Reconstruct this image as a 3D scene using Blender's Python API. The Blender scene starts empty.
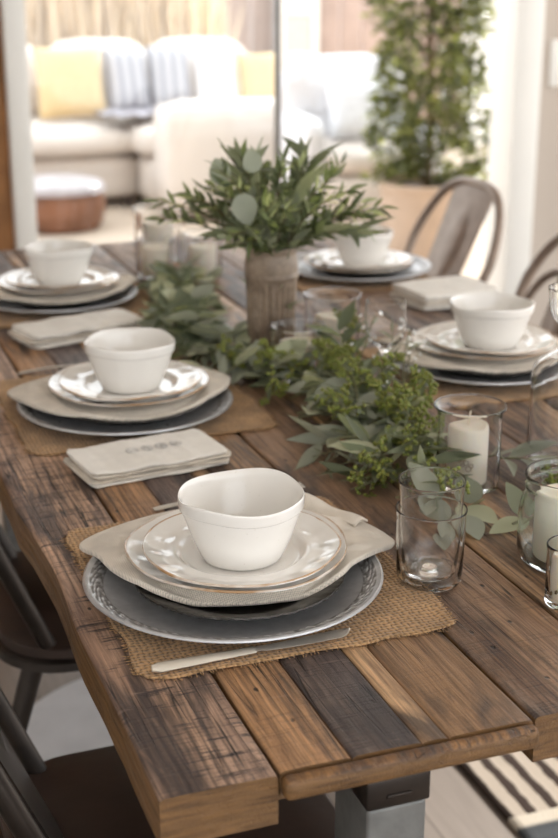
import bpy, bmesh, math, random
from math import sin, cos, pi, radians, sqrt, atan2, exp
from mathutils import Vector, Matrix, noise

random.seed(7)
SC = bpy.context.scene
SC.cycles.max_bounces = 28; SC.cycles.transmission_bounces = 28; SC.cycles.transparent_max_bounces = 28        # several glass walls stand one behind another
COL = SC.collection
T = 0.76                                   # height of the table top

# ------------------------------------------------------------------ helpers
class MB:
    def __init__(self): self.v = []; self.f = []
    def add(self, vs, fs):
        o = len(self.v); self.v += [tuple(p) for p in vs]; self.f += [tuple(i + o for i in q) for q in fs]
        return self
    def box(self, x0, x1, y0, y1, z0, z1):
        return self.add([(x0,y0,z0),(x1,y0,z0),(x1,y1,z0),(x0,y1,z0),(x0,y0,z1),(x1,y0,z1),(x1,y1,z1),(x0,y1,z1)],
                 [(0,3,2,1),(4,5,6,7),(0,1,5,4),(1,2,6,5),(2,3,7,6),(3,0,4,7)])
    def bevbox(self, x0, x1, y0, y1, z0, z1, b=.004, seg=2):
        bm = bmesh.new(); bmesh.ops.create_cube(bm, size=1)
        for v in bm.verts:
            v.co = Vector(((x0+x1)/2 + v.co.x*(x1-x0), (y0+y1)/2 + v.co.y*(y1-y0), (z0+z1)/2 + v.co.z*(z1-z0)))
        bmesh.ops.bevel(bm, geom=bm.edges[:], offset=b, segments=seg, profile=.5, affect='EDGES')
        return self.bm(bm)
    def bm(self, bm, mat=None):
        bm.verts.index_update()
        vs = [(mat @ v.co if mat else v.co)[:] for v in bm.verts]
        self.add(vs, [tuple(v.index for v in f.verts) for f in bm.faces]); bm.free(); return self
    def lathe(self, prof, seg=64, wob=None, c=(0,0,0)):
        rings = []; vs = []; fs = []
        for r, z in prof:
            if r < 1e-6: rings.append([len(vs)]); vs.append((c[0], c[1], c[2]+z))
            else:
                ring = []
                for k in range(seg):
                    a = 2*pi*k/seg; rr, zz = (r, z) if wob is None else wob(a, r, z)
                    ring.append(len(vs)); vs.append((c[0]+rr*cos(a), c[1]+rr*sin(a), c[2]+zz))
                rings.append(ring)
        for A, B in zip(rings, rings[1:]):
            for k in range(seg):
                k2 = (k+1) % seg
                if len(A) == 1 and len(B) == 1: continue
                if len(A) == 1: fs.append((A[0], B[k2], B[k]))
                elif len(B) == 1: fs.append((A[k], A[k2], B[0]))
                else: fs.append((A[k], A[k2], B[k2], B[k]))
        return self.add(vs, fs)
    def tube(self, pts, r, seg=8, closed=False):
        pts = [Vector(p) for p in pts]; n = len(pts); vs = []; fs = []
        rad = r if callable(r) else (lambda t: r)
        up = Vector((0,0,1)); prev = None
        for i, p in enumerate(pts):
            d = (pts[min(i+1, n-1)] - pts[max(i-1, 0)])
            if closed: d = pts[(i+1) % n] - pts[i-1]
            d.normalize()
            a = d.cross(up) if prev is None else prev - d*prev.dot(d)
            if a.length < 1e-4: a = d.cross(Vector((1,0,0)))
            a.normalize(); prev = a; b = d.cross(a); R = rad(i/max(1, n-1))
            for k in range(seg):
                t = 2*pi*k/seg; vs.append(p + a*R*cos(t) + b*R*sin(t))
        m = n if closed else n-1
        for i in range(m):
            j = (i+1) % n
            for k in range(seg):
                k2 = (k+1) % seg
                fs.append((i*seg+k, i*seg+k2, j*seg+k2, j*seg+k))
        if not closed:
            fs.append(tuple(range(seg))[::-1]); fs.append(tuple((n-1)*seg+k for k in range(seg)))
        return self.add(vs, fs)
    def grid(self, nx, ny, fn, thick=0):
        """fn(u,v)->point; thick>0 gives a closed sheet with an underside."""
        vs = []; fs = []
        for j in range(ny+1):
            for i in range(nx+1): vs.append(Vector(fn(i/nx, j/ny)))
        w = nx+1
        for j in range(ny):
            for i in range(nx): fs.append((j*w+i, j*w+i+1, (j+1)*w+i+1, (j+1)*w+i))
        if thick:
            n = len(vs); vs += [p - Vector((0,0,thick)) for p in vs]
            fs += [tuple(i+n for i in q[::-1]) for q in list(fs)]
            rim = [i for i in range(w)] + [j*w+nx for j in range(1, ny+1)] + [ny*w+i for i in range(nx-1, -1, -1)] + [j*w for j in range(ny-1, 0, -1)]
            for a, b in zip(rim, rim[1:]+rim[:1]): fs.append((a, a+n, b+n, b))
        return self.add(vs, fs)
    def ball(self, c, r, sub=1, sc=(1,1,1)):
        bm = bmesh.new(); bmesh.ops.create_icosphere(bm, subdivisions=sub, radius=r)
        return self.bm(bm, Matrix.Translation(c) @ Matrix.Diagonal((*sc, 1)))
    def build(self, name, mat, parent=None, loc=(0,0,0), smooth=True, angle=40, rot=(0,0,0)):
        me = bpy.data.meshes.new(name); me.from_pydata(self.v, [], self.f); me.update()
        if smooth:
            me.polygons.foreach_set('use_smooth', [True]*len(me.polygons))
            if angle < 180: me.set_sharp_from_angle(angle=radians(angle))
        me.materials.append(mat)
        o = bpy.data.objects.new(name, me); COL.objects.link(o)
        o.location = loc; o.rotation_euler = rot
        if parent: o.parent = parent
        return o

def tag(o, label=None, cat=None, group=None, kind=None):
    if label: o['label'] = label
    if cat: o['category'] = cat
    if group: o['group'] = group
    if kind: o['kind'] = kind
    return o
def empty(name, loc=(0,0,0), rz=0, label=None, cat=None, group=None):
    o = bpy.data.objects.new(name, None); COL.objects.link(o); o.empty_display_size = .05
    o.location = loc; o.rotation_euler = (0,0,rz)
    return tag(o, label, cat, group)
def copy_tree(o, parent=None):
    c = o.copy(); COL.objects.link(c)
    if parent: c.parent = parent
    for ch in [x for x in bpy.data.objects if x.parent == o]: copy_tree(ch, c)
    return c
def struct(o): o['kind'] = 'structure'; return o
def shift(o, p): o.location = p; return o

# ------------------------------------------------------------------ materials
def lin(r, g, b):
    f = lambda c: (c/255/12.92) if c/255 <= .04045 else ((c/255+.055)/1.055)**2.4
    return (f(r), f(g), f(b), 1)
class NT:
    def __init__(self, name):
        self.m = bpy.data.materials.new(name); self.m.use_nodes = True; self.t = self.m.node_tree
        self.t.nodes.clear(); self.out = self.n('ShaderNodeOutputMaterial')
    def n(self, ty, **kw):
        x = self.t.nodes.new(ty)
        for k, v in kw.items():
            if k.startswith('i_'):
                key = k[2:]; x.inputs[int(key) if key.isdigit() else key.replace('_', ' ')].default_value = v
            else: setattr(x, k, v)
        return x
    def l(self, a, b): self.t.links.new(a, b)
    def coord(self, scale=(1,1,1), rnd=False):
        tc = self.n('ShaderNodeTexCoord'); mp = self.n('ShaderNodeMapping'); mp.inputs['Scale'].default_value = scale
        if rnd:
            oi = self.n('ShaderNodeObjectInfo'); ml = self.n('ShaderNodeMath', operation='MULTIPLY', i_1=37.0)
            self.l(oi.outputs['Random'], ml.inputs[0])
            ad = self.n('ShaderNodeVectorMath', operation='ADD'); self.l(tc.outputs['Object'], ad.inputs[0]); self.l(ml.outputs[0], ad.inputs[1])
            self.l(ad.outputs[0], mp.inputs['Vector'])
        else: self.l(tc.outputs['Object'], mp.inputs['Vector'])
        return mp.outputs['Vector']
    def noise(self, vec, scale, detail=3, rough=.5, dist=0):
        x = self.n('ShaderNodeTexNoise', i_Scale=scale, i_Detail=detail, i_Roughness=rough, i_Distortion=dist)
        self.l(vec, x.inputs['Vector']); return x.outputs['Fac']
    def ramp(self, fac, stops):
        r = self.n('ShaderNodeValToRGB'); e = r.color_ramp.elements
        while len(e) < len(stops): e.new(.5)
        for k, (p, c) in enumerate(stops): e[k].position = p; e[k].color = c if len(c) == 4 else (*c, 1)
        self.l(fac, r.inputs['Fac']); return r.outputs['Color']
    def mix(self, fac, a, b, mode='MIX'):
        x = self.n('ShaderNodeMix', data_type='RGBA', blend_type=mode)
        for s, v in ((0, fac), (6, a), (7, b)):
            if hasattr(v, 'links'): self.l(v, x.inputs[s])
            else: x.inputs[s].default_value = v
        return x.outputs[2]
    def math(self, op, a, b=None):
        x = self.n('ShaderNodeMath', operation=op)
        for s, v in ((0, a), (1, b)):
            if v is None: continue
            if hasattr(v, 'links'): self.l(v, x.inputs[s])
            else: x.inputs[s].default_value = v
        return x.outputs[0]
    def bump(self, h, strength=.3, dist=.002):
        b = self.n('ShaderNodeBump', i_Strength=strength, i_Distance=dist); self.l(h, b.inputs['Height']); return b.outputs['Normal']
    def pbsdf(self, color=None, rough=.5, metal=0, normal=None, **kw):
        p = self.n('ShaderNodeBsdfPrincipled')
        for s, v in (('Base Color', color), ('Roughness', rough), ('Metallic', metal), ('Normal', normal)):
            if v is None: continue
            if hasattr(v, 'links'): self.l(v, p.inputs[s])
            else: p.inputs[s].default_value = v
        for k, v in kw.items(): p.inputs[k.replace('_', ' ')].default_value = v
        self.l(p.outputs[0], self.out.inputs[0]); return p

def simple(name, rgb, rough=.5, metal=0, var=.08, scale=20, bump=0, bscale=200, bdist=.001, **kw):
    t = NT(name); v = t.coord(rnd=True); c = lin(*rgb)
    n = t.noise(v, scale, 4)
    d = tuple(x*(1-var) for x in c[:3]); u = tuple(min(1, x*(1+var)) for x in c[:3])
    col = t.ramp(n, [(.3, d), (.7, u)])
    nm = t.bump(t.noise(v, bscale, 3), bump, bdist) if bump else None
    t.pbsdf(col, rough, metal, nm, **kw); return t.m

def m_wood(name='aged_wood', gloss=.40):
    t = NT(name); oi = t.n('ShaderNodeObjectInfo')
    v = t.coord((1,1,1), True)
    def sv(s):
        mp = t.n('ShaderNodeMapping'); mp.inputs['Scale'].default_value = s; t.l(v, mp.inputs['Vector']); return mp.outputs['Vector']
    R = lambda f, a, b, lo=0, hi=1: t.ramp(f, [(a, (lo,)*3), (b, (hi,)*3)])
    mul = lambda a, b: t.math('MULTIPLY', a, b)
    grain = t.noise(sv((34,2.0,34)), 2.0, 9, .68, .9)
    fiber = t.noise(sv((300,9,300)), 1.6, 5, .65)
    blot = t.noise(sv((9,2.2,9)), 1.5, 6, .62, .5)
    tone = t.noise(sv((14,1.2,14)), 1.2, 3, .5)
    # plane-sawn growth rings
    wv = t.n('ShaderNodeTexWave', wave_type='BANDS', bands_direction='X', i_Scale=38.0, i_Distortion=7.0, i_Detail=3.0)
    wv.inputs['Detail Scale'].default_value = 1.0; wv.inputs['Detail Roughness'].default_value = .6
    t.l(sv((1,.09,.3)), wv.inputs['Vector'])
    base = t.mix(1.0, oi.outputs['Color'], t.ramp(tone, [(.30, (.55,.50,.50)), (.48, (.95,.95,.97)), (.62, (1.15,1.12,1.05)), (.75, (1.5,1.42,1.28))]), 'MULTIPLY')
    col = t.mix(1.0, base, t.ramp(grain, [(.28, (.30,.27,.26)), (.42, (.72,.70,.69)), (.54, (1.05,1.04,1.02)), (.66, (1.30,1.27,1.22)), (.80, (1.7,1.62,1.5))]), 'MULTIPLY')
    col = t.mix(.9, col, t.ramp(fiber, [(.30, (.45,.43,.42)), (.5, (1,1,1)), (.70, (1.30,1.27,1.22))]), 'MULTIPLY')
    rg_ = mul(R(wv.outputs['Fac'], .55, .95), R(t.noise(sv((6,1,6)), 1.2, 2), .45, .6))
    col = t.mix(mul(rg_, .55), col, (.055,.035,.022,1))
    col = t.mix(mul(R(blot, .49, .60), .80), col, (.030,.023,.024,1))
    # long drying cracks
    ck = t.noise(sv((46,1.1,46)), 1.7, 2, .5, .25)
    crack = R(t.math('ABSOLUTE', t.math('SUBTRACT', ck, .5)), .004, .018, 1, 0)
    crack = mul(crack, R(t.noise(sv((8,3,8)), 1.3, 3), .50, .58))
    col = t.mix(mul(crack, .9), col, (.012,.009,.009,1))
    # short saw marks across the board, strength in the object's colour alpha
    k1 = R(t.noise(sv((20,330,20)), 1.0, 3, .6, .3), .51, .61)
    wm = R(t.noise(sv((9,12,9)), 1.5, 5, .65), .44, .54)
    kf = mul(mul(k1, wm), oi.outputs['Alpha'])
    col = t.mix(mul(kf, .88), col, (.022,.016,.020,1))
    k2 = mul(mul(R(t.noise(sv((14,210,14)), 1.2, 3, .6, .3), .60, .68), R(t.noise(sv((7,8,7)), 1.9, 4), .5, .6)), oi.outputs['Alpha'])
    col = t.mix(mul(k2, .55), col, lin(196,172,160))
    # nail holes and knots
    vo = t.n('ShaderNodeTexVoronoi', voronoi_dimensions='2D', i_Scale=24.0); t.l(sv((1,.6,1)), vo.inputs['Vector'])
    hole = R(t.math('ADD', vo.outputs['Distance'], mul(fiber, .06)), .065, .095, 1, 0)
    hole = mul(hole, R(t.noise(sv((11,7,11)), 1.1, 1), .56, .58))
    col = t.mix(mul(hole, .92), col, (.012,.009,.008,1))
    # bleached worn patches
    wr = R(t.noise(sv((20,3.0,20)), 1.0, 7, .72, .3), .57, .68)
    col = t.mix(mul(wr, .40), col, lin(186,156,132))
    # sawn sides and ends are rawer and more golden than the walked-over top
    nm = t.n('ShaderNodeTexCoord'); sx = t.n('ShaderNodeSeparateXYZ'); t.l(nm.outputs['Normal'], sx.inputs[0])
    side = R(sx.outputs[2], .35, .6, 1, 0)
    raw = t.mix(1.0, lin(112,82,48), t.ramp(t.noise(sv((14,12,150)), 1.3, 6, .6, .5), [(.30, (.40,.35,.31)), (.48, (.85,.82,.79)), (.70, (1.3,1.25,1.18))]), 'MULTIPLY')
    col = t.mix(side, col, raw)
    h = t.math('ADD', mul(grain, .7), mul(fiber, .6))
    h = t.math('SUBTRACT', h, mul(kf, .5)); h = t.math('SUBTRACT', h, hole); h = t.math('SUBTRACT', h, crack)
    t.pbsdf(col, R(grain, .3, .7, gloss+.22, gloss-.06), 0, t.bump(h, .7, .0025), Specular_IOR_Level=.5); return t.m

def m_weave(name, rgb, pitch, dark=.45, rough=.9, strength=.8, dist=.0012, fuzz=.25, sheen=.2):
    t = NT(name); v = t.coord(); c = lin(*rgb)
    nz = t.n('ShaderNodeTexNoise', i_Scale=90.0, i_Detail=2.0); t.l(v, nz.inputs['Vector'])
    ad = t.n('ShaderNodeMix', data_type='VECTOR'); ad.inputs[0].default_value = pitch*.55
    sb = t.n('ShaderNodeVectorMath', operation='MULTIPLY_ADD'); t.l(nz.outputs['Color'], sb.inputs[0]); sb.inputs[1].default_value = (pitch*1.3,)*3; t.l(v, sb.inputs[2])
    k = 2*pi/pitch
    sx = t.n('ShaderNodeSeparateXYZ'); t.l(sb.outputs[0], sx.inputs[0])
    X = t.math('SINE', t.math('MULTIPLY', sx.outputs[0], k)); Y = t.math('SINE', t.math('MULTIPLY', sx.outputs[1], k))
    X2 = t.math('SINE', t.math('MULTIPLY', sx.outputs[0], k/2)); Y2 = t.math('SINE', t.math('MULTIPLY', sx.outputs[1], k/2))
    # over-under weave: warp and weft ridges take turns
    chk = t.math('MULTIPLY', X2, Y2)
    a = t.math('MULTIPLY', X, t.math('ADD', .6, t.math('MULTIPLY', chk, .5)))
    b = t.math('MULTIPLY', Y, t.math('SUBTRACT', .6, t.math('MULTIPLY', chk, .5)))
    h = t.math('ADD', t.math('MULTIPLY', t.math('ADD', a, b), .28), .5)
    big = t.noise(v, 25, 5, .6)
    col = t.ramp(h, [(.12, tuple(x*dark for x in c[:3])), (.45, c[:3]), (.9, tuple(min(1, x*1.25) for x in c[:3]))])  # gaps between threads darkened, their shade painted into the colour
    col = t.mix(1.0, col, t.ramp(big, [(.3, (1-fuzz,)*3), (.7, (1+fuzz*.5,)*3)]), 'MULTIPLY')
    hh = t.math('ADD', h, t.math('MULTIPLY', t.noise(v, 900, 2), .25))
    t.pbsdf(col, rough, 0, t.bump(hh, strength, dist), Sheen_Weight=sheen, Specular_IOR_Level=.15); return t.m

def m_glass(name, tint=(1,1,1), ior=1.34):
    t = NT(name); t.pbsdf((*tint, 1), 0, 0, None, IOR=ior, Transmission_Weight=1.0, Specular_IOR_Level=.8); return t.m
def m_leaf(name, top, under, rough=.5, trans=.3, var=.35, tint=(1.4,1.5,.8,1)):
    t = NT(name); g = t.n('ShaderNodeNewGeometry'); c = lin(*top); u = lin(*under)
    rv = t.ramp(g.outputs['Random Per Island'], [(0, (1-var,)*3), (.6, (1,1,1)), (1, (1+var*1.5, 1+var*1.4, 1+var*.6))])
    base = t.mix(g.outputs['Backfacing'], c, u)
    col = t.mix(1.0, base, rv, 'MULTIPLY')
    p = t.n('ShaderNodeBsdfPrincipled'); t.l(col, p.inputs['Base Color']); p.inputs['Roughness'].default_value = rough
    p.inputs['Specular IOR Level'].default_value = .4
    tr = t.n('ShaderNodeBsdfTranslucent'); tc = t.mix(1.0, col, tint, 'MULTIPLY'); t.l(tc, tr.inputs['Color'])
    ms = t.n('ShaderNodeMixShader'); ms.inputs[0].default_value = trans
    t.l(p.outputs[0], ms.inputs[1]); t.l(tr.outputs[0], ms.inputs[2]); t.l(ms.outputs[0], t.out.inputs[0]); return t.m

def m_ceramic(name, rgb, edge=None):
    t = NT(name); v = t.coord(rnd=True); c = lin(*rgb)
    col = t.ramp(t.noise(v, 14, 3), [(.3, tuple(x*.96 for x in c[:3])), (.7, c[:3])])
    sp = t.ramp(t.noise(v, 320, 2), [(.70, (0,0,0)), (.76, (1,1,1))])
    col = t.mix(t.math('MULTIPLY', sp, .25), col, lin(150,125,95))
    if edge:   # bare clay shows through where the glaze thins on the raised rim
        at = t.n('ShaderNodeAttribute', attribute_name='rim')
        col = t.mix(t.math('MULTIPLY', at.outputs['Fac'], t.ramp(t.noise(v, 25, 3), [(.35, (.35,)*3), (.6, (1,1,1))])), col, lin(*edge))
    t.pbsdf(col, .12, 0, t.bump(t.noise(v, 28, 2), .12, .004), Coat_Weight=.5, Coat_Roughness=.05, Specular_IOR_Level=.5); return t.m

WOOD = m_wood()
BURLAP = m_weave('burlap', (188,150,108), .0058, .28, .95, 1.0, .0022, .35)
LINEN = m_weave('natural_linen', (222,212,198), .0021, .65, .9, .6, .0008, .18)
LINEN_W = m_weave('white_linen', (232,227,219), .0018, .85, .9, .4, .0005, .1)
CERAMIC = m_ceramic('cream_glaze', (241,237,231), (178,140,100))
def m_pewter(name, rgb, rough, dirt, metal=.88):
    t = NT(name); v = t.coord(rnd=True); c = lin(*rgb)
    at = t.n('ShaderNodeAttribute', attribute_name='relief')
    n = t.noise(v, 40, 5, .6)
    col = t.ramp(n, [(.3, tuple(x*.75 for x in c[:3])), (.7, c[:3])])
    col = t.mix(t.math('MULTIPLY', at.outputs['Fac'], .85), col, lin(*dirt))
    t.pbsdf(col, t.ramp(n, [(.3, (rough+.12,)*3), (.7, (rough,)*3)]), metal, t.bump(t.noise(v, 70, 3), .1, .002)); return t.m
PEWTER = m_pewter('pewter', (204,204,206), .27, (84,78,70), .48)
GUNMETAL = m_pewter('dark_pewter', (66,62,58), .3, (20,18,17), .6)
STEEL = simple('brushed_silver', (212,206,196), .38, .7, .1, 60)
GLASS = m_glass('clear_glass')
GLASS_G = m_glass('green_tinted_glass', (.95,.99,.977))
WAX = simple('ivory_wax', (238,230,214), .45, 0, .04, 12, Subsurface_Weight=.25, Subsurface_Radius=(.02,.012,.006), Subsurface_Scale=.3)
WICK = simple('cotton_wick', (225,215,195), .9)
BRONZE = simple('bronze_print', (165,140,105), .5, .4)
EUC = m_leaf('eucalyptus_leaf', (158,162,146), (182,184,172), .55, .18, .25)
EUC_D = m_leaf('eucalyptus_leaf_dark', (116,124,98), (156,160,142), .55, .2, .35)
OLIVE = m_leaf('olive_leaf', (112,122,86), (166,172,144), .38, .32, .5)
BERRY = simple('green_berry', (122,130,56), .5, 0, .3, 90, Subsurface_Weight=.1, Subsurface_Scale=.01)
TWIG = simple('green_twig', (118,116,84), .7, 0, .2, 60)
TWIG_B = simple('brown_twig', (104,86,62), .8, 0, .2, 60)
PETAL = simple('white_petal', (242,240,236), .6)
GUN = simple('gunmetal_steel', (150,134,122), .42, .55, .12, 30)
GUN_D = simple('dark_steel', (52,46,42), .36, .7, .2, 30)
IRON = simple('raw_iron', (112,112,110), .5, .55, .3, 22, .3, 120)
SEATW = None

# ------------------------------------------------------------------ dining table
table = empty('dining_table', (0,0,0), 0, 'long rustic table of reclaimed wood planks laid with place settings', 'table')
TW, TL = 1.085, 2.30
def plank(x0, x1, y0, y1, z0, z1, rgb, kerf, jit=.0012, left_jit=0.0, seg=70, name='plank'):
    mb = MB(); b = .0035
    # cross-section outline (rounded top arrises), swept along the board with worn, uneven edges
    sec = [(0,0),(1,0),(1,1-.10),(1-.03,1),(.03,1),(0,1-.10)]
    w, h = x1-x0, z1-z0
    vs = []; fs = []; ns = 8
    for j in range(seg+1):
        y = y0 + (y1-y0)*j/seg
        if j == 0: pass
        d1 = (noise.noise((y*9, x0*31, 3.1)) + .6*noise.noise((y*34, x0*17, 9))) * jit
        d0 = (noise.noise((y*9, x0*23, 7.7)) + .6*noise.noise((y*34, x0*11, 5))) * jit
        if left_jit:
            d0 += noise.noise((y*6.5, 2.2, 1.7))*left_jit - .010*exp(-((y-.62)/.03)**2)*0 + .006*exp(-((y-.47)/.10)**2) - .004*exp(-((y-.66)/.05)**2)
        L, R = x0 + d0, x1 + d1
        e0 = min(1, j/2.) if j < 3 else 1
        dz = (noise.noise((y*5, x0*13, 1))*.0008)
        r = .004
        lo = .6*left_jit*noise.noise((y*11, 5.5, 4)) if left_jit else 0
        pts = [(L+lo, z0),(R, z0),(R, z1-r),(R-.3*r, z1-.3*r),(R-r*1.2, z1),((L+R)/2, z1+.0004),(L+r*1.2, z1),(L+.3*r, z1-.3*r),(L, z1-r)]
        for px, pz in pts: vs.append((px, y, pz + (dz if pz > z0 else 0)))
    n = 9
    for j in range(seg):
        for k in range(n):
            k2 = (k+1) % n
            fs.append((j*n+k, j*n+k2, (j+1)*n+k2, (j+1)*n+k))
    # worn front and back ends
    fs.append(tuple(range(n))[::-1]); fs.append(tuple(seg*n+k for k in range(n)))
    mb.add(vs, fs)
    o = mb.build(name, WOOD, table, angle=50)
    o.color = (*lin(*rgb)[:3], kerf)
    return o
G = .0022
boards = [ # x0, x1, y0, z0, rgb, kerf
 (0, .1035, 0, .712, (182,150,128), 1.0),
 (.1060, .1728, .004, .737, (168,130,96), .3),
 (.1729, .2402, .004, .737, (110,96,92), .5),
 (.2403, .2660, .004, .737, (206,168,128), .05),
 (.2661, .3515, .004, .737, (148,116,86), .15),
 (.3545, .4775, .006, .713, (146,116,92), .35),
 (.4805, .600, .006, .713, (176,142,108), .25),
 (.6025, .715, .006, .713, (146,116,96), .5),
 (.7175, .84, .006, .713, (168,138,112), .3),
 (.8425, .97, .005, .713, (142,116,98), .6),
 (.9725, TW, .006, .713, (166,136,110), .5)]
for k, (x0, x1, y0, z0, rgb, kf) in enumerate(boards):
    plank(x0, x1, y0, TL + .004*((k*7) % 3), z0, T, rgb, kf, left_jit=.003 if k == 0 else 0, jit=.0004 if 0 < k < 5 else .0012)
plank(.104, .353, .030, .062, .714, .7365, (128,92,56), .2, seg=10, name='apron')
es = MB(); es.bevbox(.1062, .3516, -.012, .0036, .7375, .7592, .0065, 3)
o = es.build('edge_strip', WOOD, table); o.color = (*lin(132,94,54)[:3], 0)
def leg(x, y, front):
    y0, y1 = (y-.038, y+.038)
    mb = MB(); mb.bevbox(x-.029, x+.029, y0, y1, 0, (.7055 if x < .4 else .6895) if front else .7015, .004, 3)
    l = mb.build('leg', IRON, table)
    m2 = MB(); m2.bevbox(x-.031, x+.031, (y0-.003 if front else y1-.02), (.029 if front else y1+.003), .706 if x < .4 else .690, (.7125 if x > .4 else .7365), .003, 2); m2.bevbox(x-.012, x+.012, y0-.0045, y0-.0025, .716 if x < .4 else .696, .720 if x < .4 else .700, .001)
    m2.build('leg_bracket', GUN_D, table) if front else None; return l
for x in (.215, TW-.215):
    for y in (.036, TL-.12): leg(x, y, y < 1)
mb = MB(); mb.bevbox(.19, TW-.19, .034, .050, .10, .14, .004); mb.build('stretcher', IRON, table)
mb = MB(); mb.bevbox(.19, TW-.19, TL-.108, TL-.092, .10, .14, .004); mb.build('stretcher', IRON, table)

# ------------------------------------------------------------------ tableware
def set_attr(o, name, fn):
    at = o.data.attributes.new(name, 'FLOAT', 'POINT')
    at.data.foreach_set('value', [fn(v.co) for v in o.data.vertices])

def smooth_prof(pts, n=5):
    out = []
    P = [pts[0]] + pts + [pts[-1]]
    for i in range(1, len(P)-2):
        p0, p1, p2, p3 = P[i-1], P[i], P[i+1], P[i+2]
        for s in range(n):
            t = s/n
            out.append(tuple(.5*((2*p1[k]) + (-p0[k]+p2[k])*t + (2*p0[k]-5*p1[k]+4*p2[k]-p3[k])*t*t + (-p0[k]+3*p1[k]-3*p2[k]+p3[k])*t**3) for k in (0,1)))
    out.append(pts[-1]); return [(max(0, r), z) for r, z in out]

def charger_mesh(r):
    # shallow well, raised flange with a scrolled relief band and beaded lip
    prof = [(0,.003),(r*.6,.003),(r*.70,.0035),(r*.77,.0062),(r*.82,.0092),(r*.85,.0108)]
    prof += [(r*(.858+.006*i), .0114+.0004*i) for i in range(18)]
    prof += [(r*.970,.0186),(r*.987,.0203),(r,.0195),(r*1.003,.0178),(r*.99,.0162),(r*.9,.0115),(r*.78,.0048),(r*.70,.0003),(r*.5,0),(0,0)]
    def rel(a, rr):
        t = (rr/r-.862)/.10
        if not 0 <= t <= 1: return 0
        s = sin(pi*t)**.7
        return s*(.5+.5*sin(40*a + 6*sin(pi*t*1.6)))*(.6+.4*sin(80*a-7*t)) + .4*s*noise.noise((cos(a)*50, sin(a)*50, t*9))
    def wob(a, rr, z):
        if z > .0112 and rr < r*.966: z += .0015*rel(a, rr)
        if rr > r*.97: z += .0003*abs(sin(a*70))
        return rr, z
    mb = MB(); mb.lathe(prof, 480, wob)
    return mb, (lambda co: max(0, min(1, .85-1.7*rel(atan2(co.y, co.x), sqrt(co.x**2+co.y**2)))) if r*.866 < sqrt(co.x**2+co.y**2) < r*.958 and co.z > .0105 else 0)
def dark_plate_mesh(r):
    prof = [(0,.003),(r*.6,.003),(r*.68,.006),(r*.75,.010),(r*.8,.0125),(r*.86,.0145),(r*.92,.0165),(r*.97,.0185),(r,.0195),(r*1.005,.018),(r*.99,.0165),(r*.86,.0115),(r*.7,.003),(r*.6,0),(0,0)]
    def wob(a, rr, z):
        if rr > r*.8: k = (rr/r-.8)/.2; rr *= 1+.010*k*abs(sin(a*14)); z += .0014*k*abs(sin(a*14)) + .0007*k*sin(a*70+rr*300)
        return rr, z
    return MB().lathe(prof, 240, wob)
def plate_mesh(r, ph, h=.02):
    prof = smooth_prof([(0,.004),(r*.5,.0042),(r*.60,.0055),(r*.655,.0105),(r*.70,.0120),(r*.80,h*.68),(r*.90,h*.84),(r*.975,h*.97),(r*.997,h),(r*1.003,h-.0016),(r*.985,h-.0036),(r*.84,h-.0085),(r*.70,.0068),(r*.61,.0022),(r*.58,0),(r*.5,0),(r*.48,.0014),(0,.0014)], 4)
    def wob(a, rr, z):
        k = (rr/r)**3
        rr *= 1 + k*(.007*sin(3*a+ph)+.005*sin(5*a+2*ph)+.003*sin(9*a+ph*3))
        z += k*(.0012*sin(2*a+ph)+.0008*sin(5*a-ph))
        if r*.70 < rr < r*.97: z += .0006*sin(14*a+ph)*sin(pi*(rr/r-.70)/.27)
        return rr, z
    return MB().lathe(prof, 128, wob)
def bowl_mesh(r, h, ph, band=True):
    f = r*.60
    prof = [(0,.006),(f*.8,.006),(f*1.02,.011),(r*.74,h*.33),(r*.86,h*.60),(r*.925,h*.80),(r*.955,h*.92),(r*.985,h*.985),(r,h),(r*1.012,h-.0018),(r*1.01,h-.006)]
    if band: prof += [(r*1.0,h*.845),(r*.988,h*.815),(r*.962,h*.80),(r*.955,h*.785)]
    prof += [(r*.90,h*.62),(r*.79,h*.33),(r*.68,h*.10),(r*.635,h*.03),(f,.001),(f*.93,0),(f*.86,.0012),(0,.0014)]
    prof = smooth_prof(prof, 4)
    def wob(a, rr, z):
        k = (z/h)**2
        return rr*(1+k*(.010*sin(2*a+ph)+.008*sin(3*a+2.1*ph)+.004*sin(7*a))), z + k*(.0016*sin(2*a+ph*1.7)+.0014*sin(4*a+ph))
    return MB().lathe(prof, 128, wob)
def bowl_deco(r, h, ph):
    # double-lipped bowl of the right-hand side: same shape, a deeper band
    return bowl_mesh(r, h, ph, True)

SET_GROUP = None
def put(mb, name, mat, loc, label, cat, group, rz=0, attr=None):
    o = mb.build(name, mat, None, loc, rot=(0,0,rz)); tag(o, label, cat, group)
    if attr: set_attr(o, *attr)
    return o
rimf = lambda r, h: (lambda co: 1.0 if co.z > h-.0028 and sqrt(co.x**2+co.y**2) > r*.986 else 0.0)

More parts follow.
